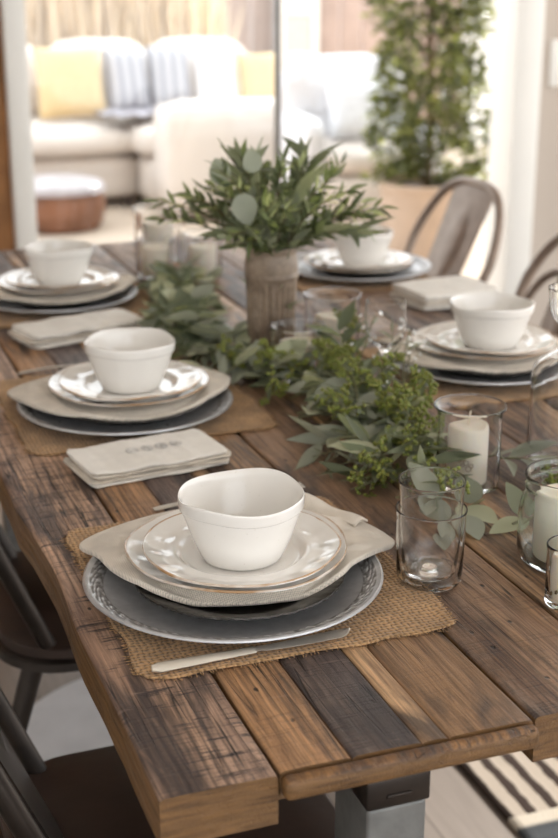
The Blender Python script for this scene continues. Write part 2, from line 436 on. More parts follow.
def placemat(x0, x1, y0, y1, label, seed):
    root = empty('placemat', ((x0+x1)/2, (y0+y1)/2, T), 0, label, 'placemat', 'burlap placemats on the table')
    W, D = (x1-x0)/2, (y1-y0)/2
    def fn(u, v):
        x = (u*2-1)*W; y = (v*2-1)*D
        e = max(abs(u*2-1), abs(v*2-1))
        x += .004*noise.noise((v*7+seed, seed, 0))*(abs(u*2-1)**4)*2; y += .004*noise.noise((u*7+seed, 9+seed, 0))*(abs(v*2-1)**4)*2
        # rounded, worn corners
        cx, cy = abs(u*2-1), abs(v*2-1)
        c = max(0, cx+cy-1.86)*.25; x -= c*W*(1 if u > .5 else -1); y -= c*D*(1 if v > .5 else -1)
        z = .0026 + .0011*noise.noise((x*30, y*30, seed)) + .0016*max(0, e-.9)/.1*(noise.noise((x*22+5, y*22, seed))+.5)
        return (x, y, max(.0020, z))
    MB().grid(90, 90, fn, .0016).build('mat_cloth', BURLAP, root, angle=180)
    fr = MB(); R = random.Random(seed)
    for s in range(4):
        n = int((2*W if s < 2 else 2*D)/.0032)
        for k in range(n):
            t = (k+R.random()*.6)/n
            if R.random() < .35: continue
            u, v = (t, 0) if s == 0 else (t, 1) if s == 1 else (0, t) if s == 2 else (1, t)
            if max(abs(t*2-1), 0) > .97: continue
            p = Vector(fn(u, v)); p.z = .0016
            d = Vector(((0,-1,0),(0,1,0),(-1,0,0),(1,0,0))[s]); sd = Vector((-d.y, d.x, 0))
            L = R.uniform(.002, .0065) * (1.5 if R.random() < .12 else 1); b = R.uniform(-.5, .5)
            fr.tube([p-d*.003, p+d*L*.5+sd*b*L*.4, p+d*L+sd*b*L+Vector((0,0,R.uniform(-.0004,.001)))], lambda q: .0008*(1-.5*q), 4)
    fr.build('fringe', BURLAP, root, angle=180)
    return root

def star_cloth(name, outline, c, zf, mat, root_loc, label, group, hem=.013, nr=34, na=160):
    """Napkin spread under the plates: outline is a closed polygon (table coordinates), draped by zf."""
    N = len(outline); C = Vector((*c, 0))
    P = [Vector((*p, 0)) for p in outline]
    def edge(a):          # smooth closed curve through the outline
        f = (a % 1)*N; i = int(f); t = f-i
        p0, p1, p2, p3 = P[(i-1) % N], P[i % N], P[(i+1) % N], P[(i+2) % N]
        return .5*((2*p1)+(p2-p0)*t+(2*p0-5*p1+4*p2-p3)*t*t+(3*p1-p0-3*p2+p3)*t**3)
    vs = []; fs = []
    L = Vector(root_loc)
    for j in range(nr+1):
        s = (j/nr)**.75
        for k in range(na):
            e = edge(k/na); p = C.lerp(e, s); z = zf(p.x, p.y, s, k/na)
            vs.append(Vector((p.x, p.y, z)) - L)
    for j in range(nr):
        for k in range(na):
            k2 = (k+1) % na; fs.append((j*na+k, j*na+k2, (j+1)*na+k2, (j+1)*na+k))
    me = MB().add(vs, fs).build(name, mat, None, root_loc, angle=180)
    md = me.modifiers.new('thickness', 'SOLIDIFY'); md.thickness = .0068; md.offset = 1
    sb = me.modifiers.new('smooth', 'SUBSURF'); sb.levels = 1; sb.render_levels = 1
    tag(me, label, 'napkin', group); return me

def setting(cx, cy, words, ph, ch=.1625, cloth=None, bowl=(.0675,.074)):
    x, y = cx, cy
    mb, rel = charger_mesh(ch)
    put(mb, 'charger_plate', PEWTER, (x-.007, y+.012, T+.0045), 'pewter charger plate with embossed rim on the ' + words[0], 'plate', 'pewter chargers', 0, ('relief', rel))
    put(dark_plate_mesh(.1135), 'dark_plate', GUNMETAL, (x-.004, y+.002, T+.0085), 'dark metal plate with scalloped rim ' + words[1], 'plate', 'dark metal plates', ph)
    z = T+.0312
    if cloth: cloth()
    else: z = T+.0125
    put(plate_mesh(.1215, ph, .017), 'dinner_plate', CERAMIC, (x+.003, y+.030, z), 'larger cream dinner plate ' + words[2], 'plate', 'cream dinner plates', 0, ('rim', rimf(.1215, .017)))
    put(plate_mesh(.107, ph+1.3, .018), 'salad_plate', CERAMIC, (x+.001, y+.009, z+.0092), 'smaller cream salad plate ' + words[3], 'plate', 'cream salad plates', 0, ('rim', rimf(.107, .018)))
    put(bowl_mesh(bowl[0], bowl[1], ph), 'bowl', CERAMIC, (x, y+.003, z+.0136), 'round cream ceramic bowl ' + words[4], 'bowl', 'cream bowls', ph)

def cloth_for(cx, cy, outline, label, ph, top=.0305, th=.0068):
    def go():
        def zf(px, py, s, k):
            r = sqrt((px-cx)**2+(py-cy)**2)
            if r < .1135: sup = .0125+max(0, r-.07)*.40                   # dish of the dark plate
            else: sup = .0302-(r-.1135)*.08                               # its rim, then the charger's flange
            if r > .155: sup = .0270-(r-.155)*.22                          # hanging past the charger
            e = max(0, (s-.60)/.40)
            w = max(0, min(1, (r-.085)/.03))
            z = top + .004*w - .010*max(0, (s-.84)/.16)**1.4
            if r > .155: z -= (r-.155)*.22
            z += w*(.0070*noise.noise((px*24+ph, py*24, ph))+.0042*noise.noise((px*62, py*62+ph, 2))+.0012*noise.noise((px*130, py*130, ph)))
            z += w*e*.0045*sin(k*2*pi*9+3*sin(k*2*pi*3+ph))
            if r < .118: z = min(z, top+max(0, r-.098)*.3)
            return T + max(z, sup+th+.0004, .003+th)
        return star_cloth('linen_napkin', outline, (cx+.005, cy+.055), zf, LINEN, (cx, cy, T), label, 'linen napkins under the plates')
    return go

A = (.187, .338); B = (.227, .978); Cc = (.268, 1.715); D = (.852, 1.003); E_ = (.945, 1.755)
placemat(.036, .376, .186, .572, 'burlap placemat with frayed edges under the front place setting', 1)
placemat(.050, .420, .845, 1.225, 'burlap placemat under the place setting beside the printed napkin', 2)
placemat(.095, .455, 1.565, 1.93, 'burlap placemat at the far left place setting', 3)
placemat(.685, 1.045, .835, 1.195, 'burlap placemat on the right side, behind the glass cylinder candle', 4)
placemat(.765, 1.07, 1.60, 1.95, 'burlap placemat at the far right place setting near the metal chair', 5)

def rel_out(c, pts): return [(c[0]+p[0], c[1]+p[1]) for p in pts]
outA = [(.040,.488),(.046,.43),(.053,.375),(.072,.332),(.112,.299),(.165,.277),(.225,.271),(.275,.286),(.318,.314),(.372,.350),(.378,.385),(.362,.46),(.335,.510),(.265,.53),(.19,.545),(.105,.525)]
base_out = [(p[0]-A[0], p[1]-A[1]) for p in outA]
setting(*A, ('front burlap placemat', 'under the front linen napkin', 'in the nearest stack, on the linen napkin', 'directly under the nearest bowl', 'on the nearest place setting'), .4,
        cloth=cloth_for(*A, outA, 'crumpled beige linen napkin spread under the nearest cream plates', .7))
setting(*B, ('second placemat on the left side', 'under the second linen napkin on the left side', 'in the second stack on the left side, behind the printed napkin', 'under the second bowl on the left side', 'in the second setting on the left, behind the printed napkin'), 2.2,
        cloth=cloth_for(*B, rel_out(B, [(-.16,.13),(-.17,.08),(-.15,.0),(-.115,-.060),(-.06,-.085),(.0,-.088),(.06,-.08),(.105,-.055),(.15,-.005),(.175,.06),(.16,.13),(.09,.17),(.0,.175),(-.08,.165)]), 'beige linen napkin under the plates behind the printed napkin', 3.1))
setting(*Cc, ('far left placemat', 'in the far left setting', 'in the far left stack', 'under the far left bowl', 'at the far left, in front of the outdoor sofa'), 3.9,
        cloth=cloth_for(*Cc, rel_out(Cc, [(-.13,.12),(-.14,.0),(-.10,-.065),(.0,-.09),(.10,-.065),(.145,.0),(.18,.08),(.14,.15),(.0,.155)]), 'beige linen napkin under the far left stack of plates', 5))
setting(*D, ('right placemat behind the candle cylinder', 'in the right setting behind the glass candle cylinder', 'in the right stack behind the candle cylinder', 'under the bowl behind the candle cylinder', 'on the right, behind the glass candle cylinder'), 5.0, bowl=(.069,.074),
        cloth=cloth_for(*D, rel_out(D, [(-.16,.10),(-.165,.02),(-.12,-.055),(-.05,-.088),(.05,-.088),(.12,-.055),(.15,.03),(.12,.13),(0,.15)]), 'pale linen napkin under the right plates behind the candle cylinder', 8))
setting(*E_, ('far right placemat', 'in the far right setting', 'in the far right stack', 'under the far right bowl', 'at the far right, in front of the metal chair and planter'), 1.1)

# second, shorter fold of the front napkin standing up behind the plates
mb = MB()
def fold(u, v):
    a = Vector((.292,.470,T+.036)).lerp(Vector((.345,.400,T+.033)), u); b = Vector((.322,.512,T+.036)).lerp(Vector((.368,.415,T+.030)), u)
    p = a.lerp(b, v); p.z += .009*sin(pi*v)*(1-u*.5)+.002*sin(u*9)
    return p - Vector((A[0], A[1], T))
mb.grid(18, 12, fold, .003)
nap = [o for o in bpy.data.objects if o.name.startswith('linen_napkin')][0]
mb.build('folded_hem', LINEN, nap, angle=180)

# cutlery
def knife(p0, p1, label, z):
    L = sqrt((p1[0]-p0[0])**2+(p1[1]-p0[1])**2)
    root = empty('table_knife', (p0[0], p0[1], z), atan2(p1[1]-p0[1], p1[0]-p0[0]), label, 'knife')
    hl = L*.50
    def hnd(t): return .0088-.0026*t
    mb = MB(); n = 14; vs = []
    for i in range(n+1):
        t = i/n; x = hl*t; w = (.0092-.003*t)*sqrt(max(.0, min(1, t*14+.12))); h = .0062-.0020*t
        for k in range(10):
            a = 2*pi*k/10; vs.append((x, w*cos(a), h*.55+h*.55*sin(a)))
    fs = [(i*10+k, i*10+(k+1) % 10, (i+1)*10+(k+1) % 10, (i+1)*10+k) for i in range(n) for k in range(10)]
    fs += [tuple(range(10))[::-1], tuple(n*10+k for k in range(10))]
    mb.add(vs, fs).build('handle', simple('pearl_handle', (222,214,200), .22, .35), root)
    mb = MB(); n = 24
    top = []; 
    for i in range(n+1):
        t = i/n; x = hl*.985+(L-hl*.985)*t
        lo = -.004-.0045*sin(min(1, t*1.3)*pi*.6); hi = .0042+.004*max(0, t-.3)
        if t > .86: q = (t-.86)/.14; hi = hi*(1-q*.25); lo = lo*(1-q**2)+hi*q**2*.7
        if t < .1: lo *= .6
        top += [(x, lo, .0022), (x, (lo+hi)/2, .0036), (x, hi, .0030), (x, hi, .0018), (x, (lo+hi)/2, .0014), (x, lo, .0014)]
    fs = [(i*6+k, i*6+(k+1) % 6, (i+1)*6+(k+1) % 6, (i+1)*6+k) for i in range(n) for k in range(6)] + [(5,4,3,2,1,0), tuple(n*6+k for k in range(6))]
    mb.add(top, fs).build('blade', STEEL, root); return root
knife((.047,.199), (.259,.207), 'silver table knife lying on the front burlap placemat', T+.0048)
def fork(x, y, rz, label, z=T):
    root = empty('table_fork', (x, y, z), rz, label, 'fork', 'silver forks')
    mb = MB(); n = 18; vs = []
    for i in range(n+1):
        t = i/n; w = .0030+.0035*(1-t)**2.2*min(1, t*8+.4)
        for k in range(8):
            a = 2*pi*k/8; vs.append((.13*t, w*cos(a), .0024+.0016*sin(a)+.004*sin(pi*t)))
    fs = [(i*8+k, i*8+(k+1) % 8, (i+1)*8+(k+1) % 8, (i+1)*8+k) for i in range(n) for k in range(8)] + [tuple(range(8))[::-1], tuple(n*8+k for k in range(8))]
    mb.add(vs, fs).build('handle', STEEL, root)
    h = MB(); h.grid(8, 6, lambda u, v: (.13+.03*u, (v-.5)*(.007+.015*min(1, u*1.8)), .0045-.003*sin(pi*u)+.002*(v-.5)**2*40*.1), .0016); hd = h.build('fork_head', STEEL, root)
    for k in range(4):
        yy = -.0085+.00567*k
        MB().tube([(.158, yy, .0042), (.18, yy, .0032), (.203, yy*.9, .0062)], lambda q: .0016*(1-.45*q), 6).build('tine', STEEL, hd)
    return root
fork(.157, .600, .03, 'silver fork with its handle showing behind the nearest bowl')
fork(.100, 1.253, .05, 'silver fork lying behind the second bowl on the left side')

# folded napkins lying beside the settings
def folded_napkin(c, L, W, rz, layers, mat, label, seed, h=.0065, frame=True):
    root = empty('folded_napkin', (c[0], c[1], T+.0006), rz, label, 'napkin', 'folded napkins beside the plates')
    H = [h*q for q in (.95, .80, 1.25, .95, 1.1)[:layers]]; Rn = random.Random(seed); zacc = 0
    for k in range(layers):
        zz = zacc; hk = H[k]; zacc += hk; ox, oy = Rn.uniform(-.004,.004), Rn.uniform(-.005,.005)*(1 if k < layers-1 else .3); h_ = h; 
        hx, hy = L/2+Rn.uniform(-.004,.001), W/2+Rn.uniform(-.004,.001)-.001*k
        lm = mat if k in (layers-1, 0) else LINEN
        vs = []; fs = []; nx = 40; n = 16
        for i in range(nx+1):
            t = i/nx*2-1; x = t*hx; tap = 1-.16*max(0, abs(t)-.97)/.03
            wave = .0016*noise.noise((x*26, k*4+seed, 2)) + .0006*noise.noise((x*90, k+seed, 4))
            ey = .0045*noise.noise((x*18, k*7+seed, 5))
            for q in range(n):
                a = 2*pi*q/n; ca, sa = cos(a), sin(a)
                y = oy+(hy+ey)*(abs(ca)**.22)*(1 if ca > 0 else -1)*tap
                z = zz+hk*.5+hk*.5*(abs(sa)**.7)*(1 if sa > 0 else -1)*tap + 1.3*wave*(zz+hk)/(layers*h)
                vs.append((x+ox, y, max(z, .0002)))
        fs = [(i*n+q, i*n+(q+1) % n, (i+1)*n+(q+1) % n, (i+1)*n+q) for i in range(nx) for q in range(n)] + [tuple(range(n))[::-1], tuple(nx*n+q for q in range(n))]
        MB().add(vs, fs).build('folded_layer', lm, root, angle=60)
    return root
nb = folded_napkin((.196,.768), .204, .118, radians(8), 4, LINEN_W, 'folded white linen napkin with faded grey print beside the second setting', 4, .0050)
ink = simple('faded_ink', (212,210,206), .9, 0, .3, 300)
pr = MB()       # four worn ornamental characters, too faded to read
zt = 4*.0050+.0010
for k in range(4):
    cx_ = -.022+.0215*k
    def ring(u, v, cx_=cx_, k=k):
        a = 2*pi*u; r = (.0058+.0030*v); return (cx_+r*cos(a)*1.0, .004+r*sin(a)*1.25, zt)
    pr.grid(24, 1, ring, .0003)
    for s in (-1, 1):
        pr.grid(4, 1, lambda u, v, s=s, cx_=cx_, k=k: (cx_+s*.0022+(v-.5)*.002+(u-.5)*.002*(k % 2), .004+(u-.5)*.011, zt), .0003)
    pr.grid(6, 1, lambda u, v, cx_=cx_: (cx_+(u-.5)*.014, .004+(v-.5)*.0022+.002*sin(u*7), zt), .0003)
pr.build('faded_print', ink, nb, smooth=False)
folded_napkin((.252,1.472), .232, .118, radians(15), 3, LINEN_W, 'thick folded white napkin in front of the far left setting', 9, .0085)
folded_napkin((1.008,1.480), .178, .145, radians(5), 3, LINEN_W, 'thick folded white napkin in front of the far right setting', 14, .011)

# ------------------------------------------------------------------ glass and candles
def vessel(name, prof_out, wall, floor_t, loc, label, cat, group=None, mat=GLASS, tilt=(0,0,0), seg=72, wob=None):
    """prof_out: outer profile bottom->top; the inner wall follows it."""
    inner = [(max(.001, r-wall), z) for r, z in prof_out if z > floor_t*1.2]
    pts = [(0,.0012)] + [(prof_out[0][0]*.7,.0012)] + prof_out
    rt, zt_ = prof_out[-1]
    pts += [(rt-wall*.2, zt_+wall*.35), (rt-wall*.8, zt_+wall*.35)] + inner[::-1] + [(max(.001, inner[0][0]-.004), floor_t), (inner[0][0]*.5, floor_t*.95)] + ([(inner[0][0]*.34, floor_t+.002), (inner[0][0]*.2, floor_t+.0045), (0, floor_t+.005)] if name == 'drinking_glass' else [(0, floor_t*.9)])
    o = MB().lathe(pts, seg, wob).build(name, mat, None, loc, angle=50, rot=tilt)
    tag(o, label, cat, group); return o
def cyl_prof(r, h, flare=0, foot=.003):
    return [(r-foot*1.2, 0), (r-foot*.3, foot*.4), (r, foot*1.4), (r, h*.3), (r, h*.6), (r, h-.010-flare), (r+flare*.25, h-.006), (r+flare, h-.0022), (r+flare, h)]
def candle(r, h, loc, label, group='ivory pillar candles', dip=.004, wick_h=.012, shape=None):
    root = empty('pillar_candle', loc, 0, label, 'candle', group)
    prof = [(0,0),(r*.97,0),(r,.002),(r*1.0,h*.5),(r*.985,h-.004),(r*.94,h-.001),(r*.86,h),(r*.78,h-.0012),(r*.55,h-dip),(0,h-dip*1.15)]
    w = lambda a, rr, z: (rr*(1+.012*sin(3*a+h*90)), z + (.0018*sin(2*a+1)*(z/h)**4))
    MB().lathe(prof, 48, w).build('wax_body', WAX, root, angle=60)
    MB().tube([(0,0,h-dip*1.4),(.0006,.0002,h-dip+wick_h*.5),(.0018,.0004,h-dip+wick_h)], .0011, 6).build('wick', WICK, root)
    return root

# nearest clear cylinder with the ivory candle in it
P1 = (.568, .545)
vessel('candle_cylinder', cyl_prof(.0415, .110, .0055), .0024, .006, (*P1, T+.0005), 'clear glass cylinder with flared rim holding an ivory candle with bronze motif', 'candle holder', 'glass candle holders')
cd = candle(.0265, .078, (P1[0]-.001, P1[1], T+.0075), 'ivory pillar candle with small bronze flower motif in the glass cylinder', dip=.001, wick_h=.018)
mo = MB()
d0 = Vector((-.55,-.83,0)).normalized(); sd = Vector((-d0.y, d0.x, 0))
for (u, z, rr) in [(-.010,.042,.0032),(-.004,.038,.003),(.001,.033,.0033),(.004,.025,.0036),(-.003,.030,.0022),(.0075,.029,.0025),(-.008,.035,.002)]:
    a = u/.0265; q = d0*cos(a)-sd*(-sin(a)); c = q*.0268+Vector((0,0,z)); tng = Vector((-q.y, q.x, 0))
    mo.tube([c+tng*rr*cos(t*pi/5)+Vector((0,0,rr*sin(t*pi/5))) for t in range(10)], .0006, 5, True)
mo.build('bronze_motif', BRONZE, cd)

# nested tumblers in front
P2 = (.392, .300)
tumb = [(.030,0),(.0345,.0012),(.0362,.005),(.0368,.02),(.0378,.05),(.0384,.080),(.0392,.0850),(.0392,.0868)]
vessel('drinking_glass', tumb, .0014, .006, (*P2, T+.0005), 'clear drinking glass on the wood beside the front placemat, holding another glass', 'glass', 'clear tumblers')
tin = [(.024,0),(.029,.0012),(.0310,.005),(.0318,.02),(.0332,.05),(.0350,.088),(.0362,.104),(.0368,.108),(.0368,.110)]
vessel('drinking_glass', tin, .0012, .005, (P2[0]+.0004, P2[1]+.0006, T+.0110), 'clear drinking glass nested inside the front tumbler, rim standing above it', 'glass', 'clear tumblers', tilt=(radians(.6), radians(-.6), 0))

# squat tinted jar at the right edge
P3 = (.568, .296)
jar = [(.046,0),(.053,.0015),(.0575,.006),(.0598,.016),(.060,.035),(.0595,.060),(.057,.074),(.0535,.082),(.0528,.086),(.0545,.0885),(.0545,.0915),(.0528,.094),(.0535,.099),(.0552,.102),(.0552,.1035)]
vessel('jam_jar', jar, .0034, .007, (*P3, T+.0005), 'squat green-tinted glass jar with ringed neck holding a white candle', 'jar', 'glass candle holders', mat=GLASS_G)
cw = candle(.033, .078, (P3[0]-.012, P3[1]-.004, T+.0088), 'white pillar candle inside the squat green-tinted jar', dip=.008, wick_h=.012)
# small votive glass in front of it
P4 = (.5065, .197)
vessel('votive_glass', cyl_prof(.0255, .068, .001), .0020, .006, (*P4, T+.0005), 'small straight votive glass in front of the green-tinted jar', 'candle holder', 'glass candle holders')
cv = candle(.0205, .050, (*P4, T+.0075), 'small white candle with brown dots inside the votive glass', dip=.003, wick_h=.008)
dots = MB()
for k in range(9):
    a = pi+.35*k; dots.ball((.0206*cos(a), .0206*sin(a), .008+.004*(k % 3)), .0022, 1, (1,1,1.2))
dots.build('seed_dots', TWIG_B, cv)
# decanter with flared cup neck
P5 = (.729, .572)
dec = [(.038,0),(.046,.002),(.0495,.008),(.050,.03),(.0495,.09),(.049,.125),(.047,.137),(.041,.146),(.030,.153),(.019,.160),(.0135,.170),(.0125,.180),(.0138,.190),(.0205,.199),(.0275,.206),(.0315,.216),(.0340,.230),(.0345,.241),(.0352,.2435),(.0352,.245)]
def facet(a, r, z): return (r*(1-.035*abs(cos(a*6))) if z > .196 else r, z)
vessel('glass_decanter', dec, .0030, .007, (*P5, T+.0005), 'clear glass decanter with faceted flared neck at the right edge', 'decanter', wob=facet)
# jars around the vase
P6 = (.533, 1.078)
vessel('candle_jar', cyl_prof(.0430, .088, .0035), .0024, .006, (*P6, T+.0005), 'clear glass jar with a white candle in front of the ribbed vase', 'candle holder', 'glass candle holders')
candle(.030, .058, (*P6, T+.0075), 'white candle in the glass jar in front of the ribbed vase', dip=.003)
P7 = (.655, 1.225)
vessel('candle_jar', cyl_prof(.049, .098, .003), .0026, .006, (*P7, T+.0005), 'wider clear glass jar right of the ribbed vase', 'candle holder', 'glass candle holders')
candle(.032, .055, (*P7, T+.0075), 'white candle in the wider glass jar right of the vase', dip=.003)
# stemmed goblet beside the garland
P8 = (.655, 1.0)
gob = [(.030,0),(.032,.0015),(.028,.004),(.012,.008),(.0055,.014),(.0045,.035),(.0050,.052),(.012,.060),(.024,.070),(.031,.085),(.0335,.105),(.0330,.128),(.0325,.136),(.0325,.138)]
inn = [(r-.0016, z+.001) for r, z in gob if z > .06]
pts = [(0,.001),(.02,.001)] + gob + [(.0318,.1388)] + inn[::-1] + [(.006,.0635),(0,.0625)]
tag(MB().lathe(pts, 64).build('stemmed_goblet', GLASS, None, (*P8, T+.0005), angle=60), 'clear stemmed goblet standing behind the green berries', 'glass')
# far jars behind the vase
P9, P10, P11 = (.560, 2.04), (.515, 1.905), (.610, 1.86)
vessel('candle_jar', cyl_prof(.052, .125, .004), .0026, .007, (*P9, T+.0005), 'tall clear glass jar at the far end of the table', 'candle holder', 'glass candle holders')
candle(.036, .085, (*P9, T+.0085), 'white candle in the tall glass jar at the far table end', dip=.003)
vessel('candle_jar', cyl_prof(.040, .080, .003), .0024, .006, (*P10, T+.0005), 'short clear glass jar beside the far left placemat', 'candle holder', 'glass candle holders')
candle(.030, .060, (*P10, T+.0075), 'white candle in the short jar beside the far left placemat', dip=.003)
vessel('candle_jar', cyl_prof(.042, .095, .003), .0024, .006, (*P11, T+.0005), 'middle clear glass jar between the short and tall far jars', 'candle holder', 'glass candle holders')
candle(.031, .064, (*P11, T+.0075), 'white candle in the middle far glass jar', dip=.003)

# ------------------------------------------------------------------ vase
VX, VY = .528, 1.190
def m_stone():
    t = NT('crackled_stoneware'); v = t.coord()
    vo = t.n('ShaderNodeTexVoronoi', feature='DISTANCE_TO_EDGE', i_Scale=70.0); t.l(v, vo.inputs['Vector'])
    n = t.noise(v, 18, 5, .6)
    col = t.ramp(n, [(.3, lin(104,88,74)), (.55, lin(142,124,106)), (.8, lin(178,160,140))])
    cr = t.ramp(vo.outputs['Distance'], [(.01, (1,1,1)), (.05, (0,0,0))])
    col = t.mix(t.math('MULTIPLY', cr, .45), col, lin(90,74,60))
    t.pbsdf(col, .42, 0, t.bump(t.noise(v, 120, 4), .25, .002)); return t.m
STONE = m_stone()
vase = empty('stoneware_vase', (VX, VY, T+.0005), .2, 'ribbed taupe stoneware vase holding the leafy bouquet', 'vase')
vp = smooth_prof([(.0375,0),(.0388,.002),(.0395,.01),(.0412,.06),(.0432,.12),(.0442,.140),(.0450,.1455),(.0462,.149),(.0462,.153),(.0450,.156),(.0452,.165),(.0442,.178),(.0425,.188),(.0432,.193),(.0440,.197),(.0435,.2005),(.0410,.2005),(.0395,.195),(.0390,.18),(.0385,.16),(.0370,.12),(.0325,.02),(.031,.008),(0,.008)], 3)
def flute(a, r, z):
    if .012 < z < .138 and r > .0375:
        k = min(1, (z-.012)/.01, (.138-z)/.01)
        if (a*6/(2*pi)) % 1 > .16: r -= .0042*k*(.5-.5*cos(a*6*4))**.7
        else: r += .0006*k
    return r, z
MB().lathe([(0,0)]+vp, 280, flute).build('vase_body', STONE, vase, angle=70)

# ------------------------------------------------------------------ greenery
def leaf(mb, p, d, nrm, L, W, R, fold=.25, curl=.2, n=5, tip=1.0):
    d = d.normalized(); s = d.cross(nrm)
    if s.length < 1e-3: s = d.orthogonal()
    s.normalize(); nn = s.cross(d).normalized()
    vs = []; fs = []
    for i in range(n+1):
        t = i/n; w = W*.5*(sin(pi*min(1, (t*.97+.03))**(.8 if tip < 1.2 else .72)))**(.75 if tip < .9 else 1.0)
        if i == n: w = W*.02
        c = p + d*(L*t) + nn*(curl*L*(-(t**2)))
        up = nn*(fold*w)
        vs += [c-s*w+up, c, c+s*w+up]
    for i in range(n):
        a = i*3; fs += [(a, a+1, a+4, a+3), (a+1, a+2, a+5, a+4)]
    mb.add(vs, fs)
def rv(R, s=1): return Vector((R.uniform(-s,s), R.uniform(-s,s), R.uniform(-s,s)))
def stem_path(p0, p1, R, arch=.02, n=9, droop=0):
    p0, p1 = Vector(p0), Vector(p1); side = (p1-p0).cross(Vector((0,0,1)))
    side = side.normalized() if side.length > 1e-4 else Vector((1,0,0)); k = R.uniform(-.12,.12)*(p1-p0).length
    return [p0.lerp(p1, i/n)+side*k*sin(pi*i/n)+Vector((0,0,arch*sin(pi*i/n)-droop*(i/n)**2)) for i in range(n+1)]
def at(path, t):
    f = t*(len(path)-1); i = min(len(path)-2, int(f)); return path[i].lerp(path[i+1], f-i), (path[i+1]-path[i]).normalized()

def sprig(name, path, kind, R, label, cat, group, zmin=None):
    o0 = path[0].copy(); P = [p-o0 for p in path]
    root = empty(name, o0, 0, label, cat, group)
    Ls = sum((b-a).length for a, b in zip(P, P[1:]))
    lo = None if zmin is None else zmin-o0.z
    def fix(mb):
        if lo is not None: mb.v = [(x, y, max(z, lo+.0012+.0008*abs(sin(x*400+y*300)))) for x, y, z in mb.v]
        return mb
    st = MB(); lf = MB(); br = MB(); fl = MB()
    st.tube(P, lambda t: .0016*(1-.6*t), 5)
    if kind == 'olive':
        n = int(Ls/.0125)
        for k in range(n):
            t = .16+.84*k/n; p, d = at(P, t)
            q = d.cross(rv(R)).normalized(); dd = (d*R.uniform(.5,1.1)+q*R.uniform(.5,1)+Vector((0,0,.15))).normalized()
            L = R.uniform(.028,.045)*(1-.2*t); leaf(lf, p, dd, Vector((0,0,1))+rv(R,.8), L, L*R.uniform(.24,.32), R, .35, R.uniform(-.05,.25), 5, 1.0)
        p, d = at(P, 1); leaf(lf, p, d, rv(R), .034, .009, R)
        fix(lf).build('foliage', OLIVE, root, angle=180)
    elif kind == 'willow':          # long narrow grey-green eucalyptus leaves
        n = int(Ls/.013)
        for k in range(n):
            t = .05+.95*k/n; p, d = at(P, t)
            s = d.cross(Vector((0,0,1))).normalized()*(1 if k % 2 else -1)
            dd = (d*R.uniform(.5,1.2)+s*R.uniform(.4,1)+Vector((0,0,R.uniform(-.15,.45)))).normalized()
            L = R.uniform(.052,.085); leaf(lf, p, dd, Vector((0,0,1))+rv(R,.7), L, L*R.uniform(.24,.34), R, .25, R.uniform(-.1,.35), 6, 1.0)
        fix(lf).build('foliage', R.choice([EUC, EUC_D, EUC_D]), root, angle=180)
    elif kind == 'round':           # broad silver-dollar leaves
        n = max(4, int(Ls/.020))
        for k in range(n):
            t = .08+.92*k/n; p, d = at(P, t)
            s = d.cross(Vector((0,0,1))).normalized()*(1 if k % 2 else -1)
            dd = (d*R.uniform(.3,.9)+s*R.uniform(.6,1)+Vector((0,0,R.uniform(-.1,.5)))).normalized()
            L = R.uniform(.048,.074); leaf(lf, p+dd*.004, dd, Vector((0,0,1))+rv(R,.6), L, L*R.uniform(.50,.68), R, .14, R.uniform(-.1,.25), 7, .8)
        fix(lf).build('foliage', EUC, root, angle=180)
    elif kind == 'berry':           # branching clusters of small green seeds
        n = int(Ls/.006)
        for k in range(n):
            t = .12+.88*k/n; p, d = at(P, t)
            q = (d*R.uniform(.2,.9)+d.cross(rv(R)).normalized()+Vector((0,0,.35))).normalized(); L = R.uniform(.010,.026)*(1.15-.4*t)
            e = p+q*L; st.tube([p, (p+e)/2+rv(R,.001), e], .0006, 4)
            for m in range(R.randint(5,8)):
                br.ball(e+rv(R,.0068), R.uniform(.0024,.0036), 1)
        for k in range(int(Ls/.02)):
            p, d = at(P, R.random()); dd = (d+rv(R,1)).normalized(); L = R.uniform(.025,.045)
            leaf(lf, p, dd, Vector((0,0,1))+rv(R,.6), L, L*.26, R, .3, .1)
        fix(br); o = br.build('berry_cluster', BERRY, root, angle=180); o['kind'] = 'stuff'
        if lf.v: fix(lf).build('foliage', EUC_D, root, angle=180)
    elif kind in ('bloom', 'twig'):           # wispy stems of tiny white flowers
        n = int(Ls/.011)
        for k in range(n):
            t = .25+.75*k/n; p, d = at(P, t)
            q = (d*.8+d.cross(rv(R)).normalized()).normalized(); e = p+q*R.uniform(.012,.026); st.tube([p, e], .0005, 4)
            if kind == 'bloom' and R.random() < .7:
                for m in range(5):
                    a = 2*pi*m/5; u = q.orthogonal().normalized(); w = q.cross(u); dd = (u*cos(a)+w*sin(a)+q*.5)
                    leaf(fl, e, dd, q, .0055, .0044, R, .1, -.2, 3, .8)
            else: leaf(lf, p, q, rv(R), R.uniform(.02,.034), .0045, R)
        if fl.v: fix(fl).build('blossom', PETAL, root, angle=180)
        if lf.v: fix(lf).build('foliage', EUC, root, angle=180)
    fix(st).build('stem', TWIG if kind != 'olive' else TWIG_B, root, angle=180)
    return root

RG = random.Random(21)
